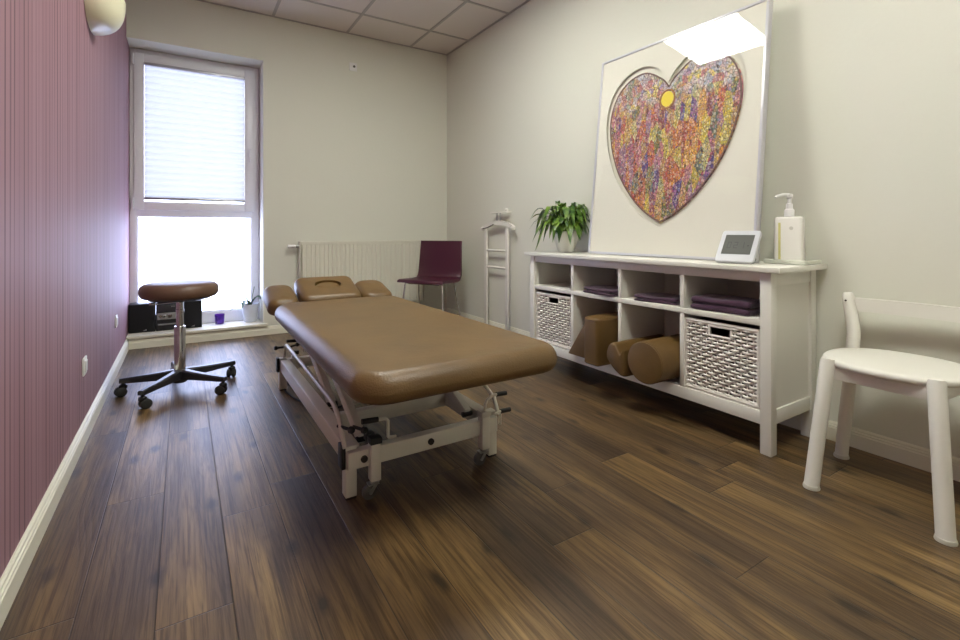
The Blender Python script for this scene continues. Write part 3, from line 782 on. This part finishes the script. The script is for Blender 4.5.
# local: picture plane x-z, facing -y ; later tilted and turned
fr = MB(); w = .014
fr.box(-AW/2, -AW/2+w, 0, .034, 0, AH, .0015).box(AW/2-w, AW/2, 0, .034, 0, AH, .0015).box(-AW/2+w, AW/2-w, 0, .034, 0, w, .0015).box(-AW/2+w, AW/2-w, 0, .034, AH-w, AH, .0015)
def tilt_art(mb): return mb.xf(Matrix.Rotation(-TH, 4, 'X'))
obj('frame', tilt_art(fr), mat('silver_white_frame', col(205,205,210), .3, .25), art)
def holed(rect, hole, y0, y1):
    cu = bpy.data.curves.new('c', 'CURVE'); cu.dimensions = '2D'; cu.fill_mode = 'BOTH'; cu.extrude = abs(y1-y0)/2
    for pts in (rect, hole):
        s = cu.splines.new('POLY'); s.points.add(len(pts)-1); s.use_cyclic_u = True
        for p, q in zip(s.points, pts): p.co = (q[0], q[1], 0, 1)
    o = bpy.data.objects.new('c', cu); C.objects.link(o)
    me = bpy.data.meshes.new_from_object(o.evaluated_get(bpy.context.evaluated_depsgraph_get()))
    bpy.data.objects.remove(o); bpy.data.curves.remove(cu)
    bm = bmesh.new(); bm.from_mesh(me); bpy.data.meshes.remove(me)
    bmesh.ops.remove_doubles(bm, verts=bm.verts, dist=1e-5)
    for v in bm.verts: v.co = Vector((v.co.x, (y0+y1)/2+v.co.z, v.co.y))
    m_ = MB(); m_.bm.free(); m_.bm = bm; return m_
HC = -.005                                   # heart centre along the width
rect = [(-AW/2+w, w), (AW/2-w, w), (AW/2-w, AH-w), (-AW/2+w, AH-w)]
m_mat = mat('ivory_mat_board', col(224,222,208), .8)
bpy.context.view_layer.update()
mt = holed(rect, [(x+HC, z) for x, z in heart2], .006, .012)
obj('mat_board', tilt_art(mt), m_mat, art, smooth=False)
mt2 = MB().box(-AW/2+w, AW/2-w, .022, .026, w, AH-w)
obj('backing_board', tilt_art(mt2), m_mat, art)
mt3 = MB().prism([(x*1.004+HC, (z-.6)*1.004+.6) for x, z in heart], 'y', .019, .022)
obj('heart_surround', tilt_art(mt3), m_mat, art, smooth=False)
def mosaic():
    m = mat('colour_mosaic', (.5,.4,.3,1), .6); nt = m.node_tree; L = nt.links.new; b = nt.nodes['Principled BSDF']
    tc = nt.nodes.new('ShaderNodeTexCoord')
    def mp(sx, sy, sz):
        n = nt.nodes.new('ShaderNodeMapping'); n.inputs['Scale'].default_value = (sx, sy, sz); L(tc.outputs['Object'], n.inputs[0]); return n.outputs[0]
    def vor(vec, feat='F1'):
        n = nt.nodes.new('ShaderNodeTexVoronoi'); n.feature = feat; n.inputs['Scale'].default_value = 1; L(vec, n.inputs['Vector']); return n
    def ramp(v, cols):
        r = nt.nodes.new('ShaderNodeValToRGB'); r.color_ramp.interpolation = 'CONSTANT'; e = r.color_ramp.elements
        e[0].position = 0; e[0].color = cols[0]; e[1].position = (len(cols)-1)/len(cols); e[1].color = cols[-1]
        for i, c in enumerate(cols[1:-1]): x = e.new((i+1)/len(cols)); x.color = c
        L(v, r.inputs[0]); return r.outputs[0]
    def sep(c):
        n = nt.nodes.new('ShaderNodeSeparateColor'); L(c, n.inputs[0]); return n.outputs[0]
    def mix(a, bb, f, mode='MIX'):
        n = nt.nodes.new('ShaderNodeMix'); n.data_type = 'RGBA'; n.blend_type = mode
        for i, v in ((0, f), (6, a), (7, bb)):
            if isinstance(v, (int, float, tuple)): n.inputs[i].default_value = v
            else: L(v, n.inputs[i])
        return n.outputs[2]
    # distort a little
    big = vor(mp(27, 1, 8)); big.inputs['Randomness'].default_value = .9
    cols_low = [col(*c) for c in ((196,120,140),(150,80,110),(210,120,50),(180,80,60),(214,200,70),(120,130,60),(90,70,150),(205,170,90),(200,90,60),(170,130,160),(226,170,60),(190,110,130),(96,118,96),(200,200,120),(188,150,90),(150,70,70))]
    lowc = ramp(sep(big.outputs['Color']), cols_low)
    big2 = vor(mp(26, 1, 24))
    cols_up = [col(*c) for c in ((222,216,214),(190,200,220),(210,196,206),(226,214,120),(200,130,130),(150,170,140),(214,206,190),(170,150,190),(206,206,214),(196,150,110))]
    upc = ramp(sep(big2.outputs['Color']), cols_up)
    sp = nt.nodes.new('ShaderNodeSeparateXYZ'); L(tc.outputs['Object'], sp.inputs[0])
    nz = nt.nodes.new('ShaderNodeTexNoise'); nz.inputs['Scale'].default_value = 9; L(tc.outputs['Object'], nz.inputs['Vector'])
    hh_ = nt.nodes.new('ShaderNodeMath'); hh_.operation = 'MULTIPLY_ADD'; hh_.inputs[1].default_value = .25; L(nz.outputs['Fac'], hh_.inputs[0]); L(sp.outputs[2], hh_.inputs[2])
    mr = nt.nodes.new('ShaderNodeMapRange'); mr.inputs[1].default_value = .99; mr.inputs[2].default_value = 1.05; L(hh_.outputs[0], mr.inputs[0])
    c = mix(lowc, upc, mr.outputs[0])
    fine = vor(mp(95, 1, 62)); cf = ramp(sep(fine.outputs['Color']), [col(*q) for q in ((220,190,120),(180,60,60),(235,225,200),(80,60,70),(210,130,150),(230,180,50),(110,130,160),(150,110,70),(230,210,190),(60,50,60),(190,120,60))])
    c = mix(c, cf, .38)
    ed = vor(mp(95, 1, 62), 'DISTANCE_TO_EDGE'); er = nt.nodes.new('ShaderNodeMapRange'); er.inputs[1].default_value = .095; er.inputs[2].default_value = .015; L(ed.outputs['Distance'], er.inputs[0])
    c = mix(c, col(54,40,44), er.outputs[0])
    ed2 = vor(mp(27, 1, 8), 'DISTANCE_TO_EDGE'); er2 = nt.nodes.new('ShaderNodeMapRange'); er2.inputs[1].default_value = .035; er2.inputs[2].default_value = .01; L(ed2.outputs['Distance'], er2.inputs[0])
    # white dots
    dt = vor(mp(150, 1, 150)); dr = nt.nodes.new('ShaderNodeMapRange'); dr.inputs[1].default_value = .24; dr.inputs[2].default_value = .16; L(dt.outputs['Distance'], dr.inputs[0])
    c = mix(c, col(225,215,205), dr.outputs[0])
    L(c, b.inputs['Base Color']); return m
hp = MB().prism([(x+HC, z) for x, z in heart], 'y', .012, .019)
ho = obj('heart', tilt_art(hp), mosaic(), art, smooth=False)
def beads():
    e = MB(); L_ = [(x*.985+HC, (z-.6)*.985+.6) for x, z in heart]
    e.tube([(x, .0115, z) for x, z in L_], .004, 6, closed=True); return e
obj('heart_border', tilt_art(beads()), mat('dotted_border', col(120,96,90), .7, bump=(300,.6,.003)), ho)
obj('yellow_disc', tilt_art(MB().lathe([(.040,.0105),(.040,.012)], (HC-.005, 0, .898), 32, 'y', sx=1.0, sy=1.1)), mat('yellow_print', col(226,206,60), .6), ho)
obj('disc_ring', tilt_art(MB().tube([(HC-.005+.048*math.cos(a), .0112, .898+.053*math.sin(a)) for a in [2*PI*i/32 for i in range(32)]], .004, 6, closed=True)), mat('ochre_print', col(168,120,60), .6), ho)
obj('glass_pane', tilt_art(MB().box(-AW/2+w, AW/2-w, .002, .0035, w, AH-w)), M['glass'], art, smooth=False)
art.location = (2.222, 1.71, .7795+.0037); art.rotation_euler = (0, 0, -PI/2)

# ------------------------------------------------------------------ clock
ck = thing('digital_clock', 'small white digital clock with grey display on the sideboard', 'clock')
cw, chh, ct = .166, .172, .018
TL = math.radians(-36)
def cx(mb): return mb.xf(T(0,0,.002) @ Matrix.Rotation(TL, 4, 'X'))
bodyr = [[(x, y, z) for x, z, y in rrect(-cw/2+e, cw/2-e, e, chh-e, .012, yy, 5)] for e, yy in ((.003, 0), (0, .003), (0, ct-.003), (.003, ct))]
obj('case', cx(MB().rings(bodyr)), mat('pale_grey_plastic', col(188,189,194), .4), ck)
obj('display', cx(MB().box(-cw/2+.021, cw/2-.021, -.0012, .001, .040, chh-.026)), M['lcd'], ck)
def segs(ch): return {'0': 'abcdef', '1': 'bc', '2': 'abged', '8': 'abcdefg'}[ch]
dg = MB()
def digit(ch, x, z, w_=.017, h_=.034, t_=.0032):
    S = {'a': (x, x+w_, z+h_-t_, z+h_), 'd': (x, x+w_, z, z+t_), 'g': (x, x+w_, z+h_/2-t_/2, z+h_/2+t_/2), 'b': (x+w_-t_, x+w_, z+h_/2, z+h_), 'c': (x+w_-t_, x+w_, z, z+h_/2), 'f': (x, x+t_, z+h_/2, z+h_), 'e': (x, x+t_, z, z+h_/2)}
    for k_ in segs(ch):
        a, b_, c_, d_ = S[k_]; dg.box(a, b_, -.0018, -.0010, c_, d_)
for ch_, x_ in (('0', -.044), ('2', -.016), ('1', .012)):
    dg = MB(); digit(ch_, x_, .072); obj('digit', cx(dg), M['digit'], ck, smooth=False)
obj('stand', MB().beam((.045, .070, .085), (.045, .118, -.006), .05, .005, .001, up=(1,0,0)), M['black'], ck)
ck.location = (2.088, 1.205, .7795+.0090); ck.rotation_euler = (0, 0, -PI/2+math.radians(8))

# tray + soap dispenser
tr = MB()
R_ = [rrect(-.078+e, .078-e, -.088+e, .088-e, .008, z, 4) for e, z in ((.004,0),(0,.003),(0,.017),(.003,.019),(.008,.019),(.011,.010))]
tr.rings(R_)
o = obj('tray', tr, mat('glazed_tray', col(212,214,200), .25), angle=50); place(o, (2.345, 1.078, .7795), math.radians(0)); tag(o, 'small pale glazed tray under the soap dispenser', 'tray')
sd_ = thing('soap_dispenser', 'white rectangular pump dispenser standing on the pale tray', 'soap dispenser')
R_ = [rrect(-.028+e, .028-e, -.055+e, .055-e, .010, z, 5) for e, z in ((.004,0),(0,.004),(0,.190),(.002,.197),(.008,.202))]
obj('bottle', MB().rings(R_), mat('milky_plastic', col(232,230,222), .3), sd_)
obj('liquid_window', MB().box(-.0288, -.0275, .027, .037, .008, .175, .0004), mat('pale_yellow_strip', col(214,208,140), .3), sd_)
obj('collar', MB().lathe([(.018,.202),(.020,.204),(.020,.232),(.018,.236),(.014,.238),(.013,.262),(.008,.264)], (0,0,0), 24), M['white_plastic'], sd_)
obj('pump_head', MB().lathe([(.008,.262),(.008,.285),(.014,.290),(.014,.304),(.010,.307)], (0,0,0), 20).tube([(0,0,.300), (-.02, .02, .302), (-.048, .038, .296), (-.054,.041,.289)], [.0095,.008,.006,.0055], 10), M['white_plastic'], sd_)
obj('emblem', MB().lathe([(.008,-.0292),(.008,-.0278)], (0, -.015, .150), 20, 'x'), mat('pale_grey_print', col(205,202,192), .4), sd_)
sd_.location = (2.345, 1.090, .7895+.0003)
sd_.rotation_euler = (0, 0, math.radians(10))

# ------------------------------------------------------------------ potted plant
pp = thing('potted_plant', 'bushy green leafy plant in a white bowl pot on the sideboard', 'potted plant', (2.245, 2.47, .7795))
px, py = 2.245, 2.47
obj('pot', MB().lathe([(.045,.7795),(.052,.782),(.066,.82),(.082,.875),(.090,.915),(.092,.925),(.087,.925),(.083,.912)], (px, py, 0), 36), M['pot'], pp)
obj('soil', MB().lathe([(.08,.905),(.081,.910),(.04,.914)], (px, py, 0), 24), M['terracotta'], pp)
m_leaf = mat('glossy_leaf', col(70,104,38), .35)
nt = m_leaf.node_tree
oi = nt.nodes.new('ShaderNodeTexCoord'); nz = nt.nodes.new('ShaderNodeTexNoise'); nz.inputs['Scale'].default_value = 22
rp = nt.nodes.new('ShaderNodeValToRGB'); rp.color_ramp.elements[0].color = col(48,84,30); rp.color_ramp.elements[1].color = col(126,160,60)
rp.color_ramp.elements[0].position = .38; rp.color_ramp.elements[1].position = .66
nt.links.new(oi.outputs['Object'], nz.inputs['Vector']); nt.links.new(nz.outputs['Fac'], rp.inputs[0]); nt.links.new(rp.outputs[0], nt.nodes['Principled BSDF'].inputs['Base Color'])
def leaf(bm, base, az, out_, rise, droop, L_, W_, curl=.3):
    n = 9; d = Vector((math.cos(az), math.sin(az), 0)); p_ = Vector((-d.y, d.x, 0)); prev = None
    stem = .45
    for i in range(n+1):
        t = i/n
        c = Vector(base)+d*(out_*t**.85)+Vector((0,0, rise*math.sin(min(1, t*1.25)*PI/2)-droop*max(0, t-.42)**1.7*2.6))
        if t < stem: w_ = .0022
        else:
            s_ = (t-stem)/(1-stem); w_ = W_*math.sin(PI*min(1, s_**.75))*(.98)+.0008
        up = Vector((0,0,1))
        ns = (bm.verts.new(c+p_*w_+up*w_*curl), bm.verts.new(c), bm.verts.new(c-p_*w_+up*w_*curl))
        if prev:
            bm.faces.new((prev[0], prev[1], ns[1], ns[0])); bm.faces.new((prev[1], prev[2], ns[2], ns[1]))
        prev = ns
fol = MB(); rnd = random.Random(11)
for i in range(150):
    az = rnd.uniform(0, 2*PI); ro = rnd.uniform(.0, .05)
    out_ = rnd.uniform(.05, .235); 
    dx = math.cos(az)
    if dx > .2: out_ = min(out_, .17/max(dx, .2)*.9)      # wall behind
    if math.sin(az) < -.1: out_ = min(out_, .13)         # picture beside
    rise = rnd.uniform(.09, .215) if out_ > .09 else rnd.uniform(.14, .235)
    if i % 4 == 0: rise *= .6
    leaf(fol.bm, (px+math.cos(az)*ro, py+math.sin(az)*ro, .912), az, out_, rise, rnd.uniform(.02, .24)*(out_/.2), .2, rnd.uniform(.015, .028), rnd.uniform(.1, .5))
for v in fol.bm.verts:
    v.co.x = min(v.co.x, 2.44)
    if v.co.z < .79: v.co.z = .79+rnd.uniform(0, .006)
fo = obj('foliage', fol, m_leaf, pp, angle=80)

# ------------------------------------------------------------------ white wooden chair (right)
WC = thing('wooden_chair', 'white painted wooden chair with round seat beside the sideboard', 'chair', (2.14, .645, 0))
WP = M['white_paint']
def sup(cx_, cy_, a, b_, n_, z, k=48):
    out = []
    for i in range(k):
        t = 2*PI*i/k; c, s = math.cos(t), math.sin(t)
        out.append((cx_+a*math.copysign(abs(c)**(2/n_), c), cy_+b_*math.copysign(abs(s)**(2/n_), s), z))
    return out
ccx, ccy = 2.148, .645
R_ = [sup(ccx, ccy, .200-e, .212-e, 2.25, z) for e, z in ((.012,.438),(.003,.442),(0,.450),(.002,.458),(.008,.463),(.03,.464),(.10,.462),(.18,.461))]
obj('seat', MB().rings(R_), WP, WC, angle=50)
def leg(pts, rs, nm='leg'):
    o = obj(nm, MB().tube(pts, rs, 16), WP, WC, angle=50); return o
cap = mat('clear_foot_cap', col(205,203,190), .3)
for (fx_, fy_, tx_, ty_) in ((1.927, .822, 1.985, .792), (1.935, .467, 1.985, .500)):
    pts = [(fx_+(tx_-fx_)*t, fy_+(ty_-fy_)*t, .006+(.466-.006)*t) for t in (0, .02, .5, .97, 1)]
    l = leg(pts, [.0235,.0235,.0235,.0235,.020])
    obj('foot_cap', MB().lathe([(.0265,0),(.027,.003),(.025,.012)], (fx_, fy_, 0), 20), cap, l)
for s, y_f, y_s, y_t in ((1, .868, .834, .868), (-1, .43, .478, .42)):
    P_ = smooth_path([(2.292, y_f, .006), (2.296, (y_f*.5+y_s*.5), .22), (2.302, y_s, .44), (2.325, y_s+s*.004, .52), (2.345, y_s+s*.022, .60), (2.352, y_t, .672)], 5)
    l = leg(P_, [.0225]*(len(P_)-2)+[.021,.014], 'back_post')
    obj('foot_cap', MB().lathe([(.0265,0),(.027,.003),(.025,.012)], (2.292, y_f, 0), 20), cap, l)
# back rail slightly curved
secs = []
for i in range(13):
    t = i/12; y = .866+(.430-.866)*t; x = 2.350+.030*math.sin(PI*t)
    zc0 = .625-.0*t
    secs.append([(x-.010, y, zc0-.027), (x+.010, y, zc0-.027), (x+.010, y, zc0+.027), (x-.010, y, zc0+.027)])
br_ = obj('back_rail', MB().rings(secs), WP, WC)
obj('bolt_head', MB().lathe([(.004,-.0235),(.004,-.018)], (2.349, .866, .640), 10, 'x'), M['board'], br_)
ap = MB()
ap.beam((1.990, .782, .418), (1.990, .512, .418), .018, .044, .002).beam((2.296, .80, .418), (2.296, .49, .418), .018, .044, .002)
ap.beam((1.995, .795, .418), (2.29, .815, .418), .018, .044, .002).beam((1.995, .498, .418), (2.29, .482, .418), .018, .044, .002)
obj('seat_apron', ap, WP, WC)
obj('corner_block', MB().prism([(2.0,.50),(2.0,.60),(2.10,.50)], 'z', .398, .436, .002), WP, WC)

# ------------------------------------------------------------------ plum chair
PC = thing('plum_chair', 'dark plum leather chair with thin chrome legs beside the radiator', 'chair')
Wd = .235
prof = smooth_path([(0,-.200,.452),(0,-.185,.462),(0,-.05,.458),(0,.10,.455),(0,.155,.470),(0,.180,.52),(0,.192,.62),(0,.203,.74),(0,.212,.827)], 5)
secs = []
th_ = .012
for i, p in enumerate(prof):
    t = (prof[min(i+1, len(prof)-1)]-prof[max(i-1, 0)]).normalized(); nrm = Vector((0, -t.z, t.y))
    w_ = Wd if p.z < .5 else Wd-.012*min(1, (p.z-.5)/.3)
    a, b_ = p+nrm*th_, p-nrm*th_
    secs.append([(-w_, a.y, a.z), (-w_+.006, a.y+nrm.y*.003, a.z+nrm.z*.003), (w_-.006, a.y+nrm.y*.003, a.z+nrm.z*.003), (w_, a.y, a.z), (w_, b_.y, b_.z), (-w_, b_.y, b_.z)])
obj('seat_shell', MB().rings(secs), M['plum'], PC, angle=40)
for sx in (-1, 1):
    for (ty_, fy_) in ((-.13, -.185), (.10, .20)):
        pts = smooth_path([(sx*.10, ty_, .440), (sx*.175, ty_, .440), (sx*.195, ty_+(fy_-ty_)*.1, .425), (sx*.21, ty_+(fy_-ty_)*.4, .25), (sx*.235, fy_, .006)], 4)
        obj('leg', MB().tube(pts, .008, 10), M['chrome'], PC)
obj('under_frame', MB().tube([(-.16,-.13,.436),(.16,-.13,.436)], .008, 8).tube([(-.16,.10,.436),(.16,.10,.436)], .008, 8).tube([(0,-.13,.436),(0,.10,.436)], .008, 8), M['chrome'], PC)
PC.location = (1.985, 4.06, 0); PC.rotation_euler = (0, 0, math.radians(-55.4))

# ------------------------------------------------------------------ valet stand
VS = thing('valet_stand', 'slim white valet stand with hanger top against the right wall', 'valet stand', (2.36, 3.56, 0))
for y in (3.73, 3.39):
    obj('post', MB().box(2.388, 2.408, y-.019, y+.019, .03, .955, .003), WP, VS)
    obj('foot', MB().box(2.19, 2.43, y-.016, y+.016, 0, .032, .004), WP, VS)
for z in (.748, .595): obj('rung', MB().tube([(2.398, 3.715, z), (2.398, 3.405, z)], .011, 12), WP, VS)
hg = []
for i in range(15):
    t = i/14; y = 3.765-.49*t; z = .950+.048*math.sin(PI*t)**.8; x = 2.402-.012*(abs(t-.5)*2)**2
    hh2 = .014+.006*math.sin(PI*t)
    hg.append([(x-.012, y, z-hh2), (x+.012, y, z-hh2), (x+.012, y, z+hh2), (x-.012, y, z+hh2)])
obj('hanger', MB().rings(hg), WP, VS, angle=60)
obj('hanger_bar', MB().tube(smooth_path([(2.372, 3.76, .95), (2.36, 3.66, .955), (2.38, 3.58, .985)], 4), .005, 8), M['grey_wheel'], VS)
for y in (3.755, 3.285): obj('end_knob', MB().lathe([(.004,-.045),(.014,-.040),(.018,-.025),(.014,-.010),(.006,0)], (2.40, y, .945), 14, 'x'), WP, VS)
for y in (3.545, 3.495): obj('stem', MB().tube([(2.395, y, .99), (2.395, y, 1.085)], .0045, 8), M['grey_wheel'] if False else M['steel'], VS)
obj('tray_bar', MB().box(2.375, 2.43, 3.37, 3.63, 1.085, 1.094, .003), WP, VS)
obj('tray_knob', MB().lathe([(.006,0),(.012,.004),(.017,.014),(.014,.026),(.004,.031)], (2.40, 3.405, 1.094), 16), WP, VS)

# ------------------------------------------------------------------ things on the windowsill
SZ = .1045
def speaker(x0, x1, label):
    t = thing('loudspeaker', label, 'loudspeaker', ((x0+x1)/2, 4.76, SZ), 'stereo loudspeakers on the windowsill')
    obj('cabinet', MB().box(x0, x1, 4.700, 4.835, SZ, .335, .003), M['black'], t)
    gm = mat('speaker_cloth', col(16,16,18), .9)
    obj('grille', MB().box(x0+.006, x1-.006, 4.694, 4.702, SZ+.006, .329, .004), gm, t)
    cxm = (x0+x1)/2
    obj('badge', MB().prism([(cxm+.005, SZ+.014), (cxm+.032, SZ+.014), (cxm+.032, SZ+.026)], 'y', 4.6925, 4.695), M['steel'], t)
speaker(-.372, -.196, 'black loudspeaker on the windowsill, against the mauve wall')
speaker(-.035, .135, 'black loudspeaker on the windowsill, right of the stereo unit')
se = thing('stereo_unit', 'compact black stereo unit between two loudspeakers on the windowsill', 'stereo', (-.115, 4.76, SZ))
obj('case', MB().box(-.190, -.041, 4.700, 4.835, SZ, .328, .003), M['black'], se)
sf = mat('smoked_front', col(58,58,60), .3)
obj('display', MB().box(-.178, -.053, 4.697, 4.701, .262, .312, .001), sf, se)
obj('control_panel', MB().box(-.180, -.052, 4.696, 4.701, .196, .250, .001), mat('dull_silver', col(150,150,148), .4, .6), se)
for x, r_ in ((-.158, .011), (-.132, .011), (-.096, .016)):
    obj('knob', MB().lathe([(r_*.9,-.012),(r_,-.010),(r_,0)], (x, 4.697, .224), 18, 'y'), M['chrome'], se)
obj('disc_slot', MB().box(-.178, -.053, 4.697, 4.701, .150, .162, .001), mat('grey_slot', col(120,120,118), .4), se)
lt = MB()
for i, x in enumerate((-.085,-.076,-.067)): lt.box(x, x+.006, 4.6962, 4.697, .296, .304)
obj('lettering', lt, M['steel'], se)
# tealight glass
pg = mat('purple_glass', col(120,60,190), .08); pg.node_tree.nodes['Principled BSDF'].inputs['Transmission Weight'].default_value = .75
tl = thing('tealight_glass', 'small purple glass tealight holder on the windowsill', 'candle holder', (.272, 4.775, SZ))
obj('glass_cup', MB().lathe([(.028,SZ),(.034,SZ+.003),(.040,SZ+.085),(.040,SZ+.086),(.037,SZ+.086),(.031,SZ+.012),(.02,SZ+.010)], (.272, 4.775, 0), 28), pg, tl)
obj('candle', MB().lathe([(.019,SZ+.011),(.019,SZ+.027),(.004,SZ+.026)], (.272, 4.775, 0), 20), M['pot'], tl)
# orchid
oc = thing('orchid_pot', 'small orchid without flowers in a white pot at the right of the windowsill', 'potted plant', (.515, 4.755, SZ))
ox, oy = .515, 4.755
obj('pot', MB().lathe([(.046,SZ),(.050,SZ+.004),(.052,SZ+.02),(.070,SZ+.155),(.072,SZ+.160),(.067,SZ+.160),(.060,SZ+.13)], (ox, oy, 0), 32), mat('pale_glass_pot', col(205,210,218), .2), oc)
obj('bark', MB().lathe([(.060,SZ+.128),(.061,SZ+.135),(.02,SZ+.140)], (ox, oy, 0), 20), M['terracotta'], oc)
lf = MB()
for az, L_, W_, rs in ((3.3, .16, .026, .035), (.1, .13, .024, .10), (-.9, .12, .025, .10), (4.3, .11, .024, .07), (2.4, .10, .022, .09)):
    d = Vector((math.cos(az), math.sin(az)*.45, 0)).normalized(); p_ = Vector((-d.y, d.x, 0)); prev = None
    for i in range(9):
        t = i/8; c = Vector((ox, oy, SZ+.14))+d*L_*t+Vector((0,0, rs*math.sin(t*2.4)-.05*t*t)); w_ = W_*math.sin(PI*min(.97, .12+t*.88))**.6
        ns = [lf.bm.verts.new(c+p_*w_+Vector((0,0,w_*.4))), lf.bm.verts.new(c), lf.bm.verts.new(c-p_*w_+Vector((0,0,w_*.4)))]
        if prev:
            lf.bm.faces.new((prev[0], prev[1], ns[1], ns[0])); lf.bm.faces.new((prev[1], prev[2], ns[2], ns[1]))
        prev = ns
for v in lf.bm.verts: v.co.x = min(v.co.x, .598); v.co.y = min(v.co.y, 4.825)
obj('leaves', lf, mat('orchid_leaf', col(70,92,70), .4), oc, angle=80)
obj('stake', MB().tube([(ox+.01, oy, SZ+.13), (ox+.015, oy, SZ+.22), (ox+.03, oy-.005, SZ+.30), (ox+.032, oy-.005, SZ+.315)], .003, 6), mat('green_stem', col(96,110,84), .5), oc)

# ------------------------------------------------------------------ world, camera, view
w_ = bpy.data.worlds.new('sky'); bpy.context.scene.world = w_; w_.use_nodes = True
bg = w_.node_tree.nodes['Background']; bg.inputs[0].default_value = (.66, .72, 1, 1); bg.inputs[1].default_value = 10.5
# sky portal outside the window opening
pl_ = bpy.data.lights.new('sky_portal', 'AREA'); pl_.shape = 'RECTANGLE'; pl_.size = .97; pl_.size_y = 2.33; pl_.cycles.is_portal = True
po = bpy.data.objects.new('sky_portal', pl_); C.objects.link(po); po.location = (.113, YW+.11, 1.27); po.rotation_euler = (-PI/2, 0, 0)

cam = bpy.data.cameras.new('camera'); co_ = bpy.data.objects.new('camera', cam); C.objects.link(co_)
co_.location = (0, 0, .93); co_.rotation_euler = (PI/2, 0, -math.radians(31.99))
cam.sensor_width = 36; cam.lens = 36*474.92/960; cam.shift_y = -(320-230.4)/960
cam.clip_start = .02
S = bpy.context.scene; S.camera = co_
S.view_settings.view_transform = 'Standard'; S.view_settings.look = 'None'; S.view_settings.gamma = 1
S.view_settings.exposure = 0
S.cycles.max_bounces = 10; S.cycles.diffuse_bounces = 6; S.cycles.transparent_max_bounces = 12
S.cycles.sample_clamp_indirect = 8
S.cycles.use_denoising = True
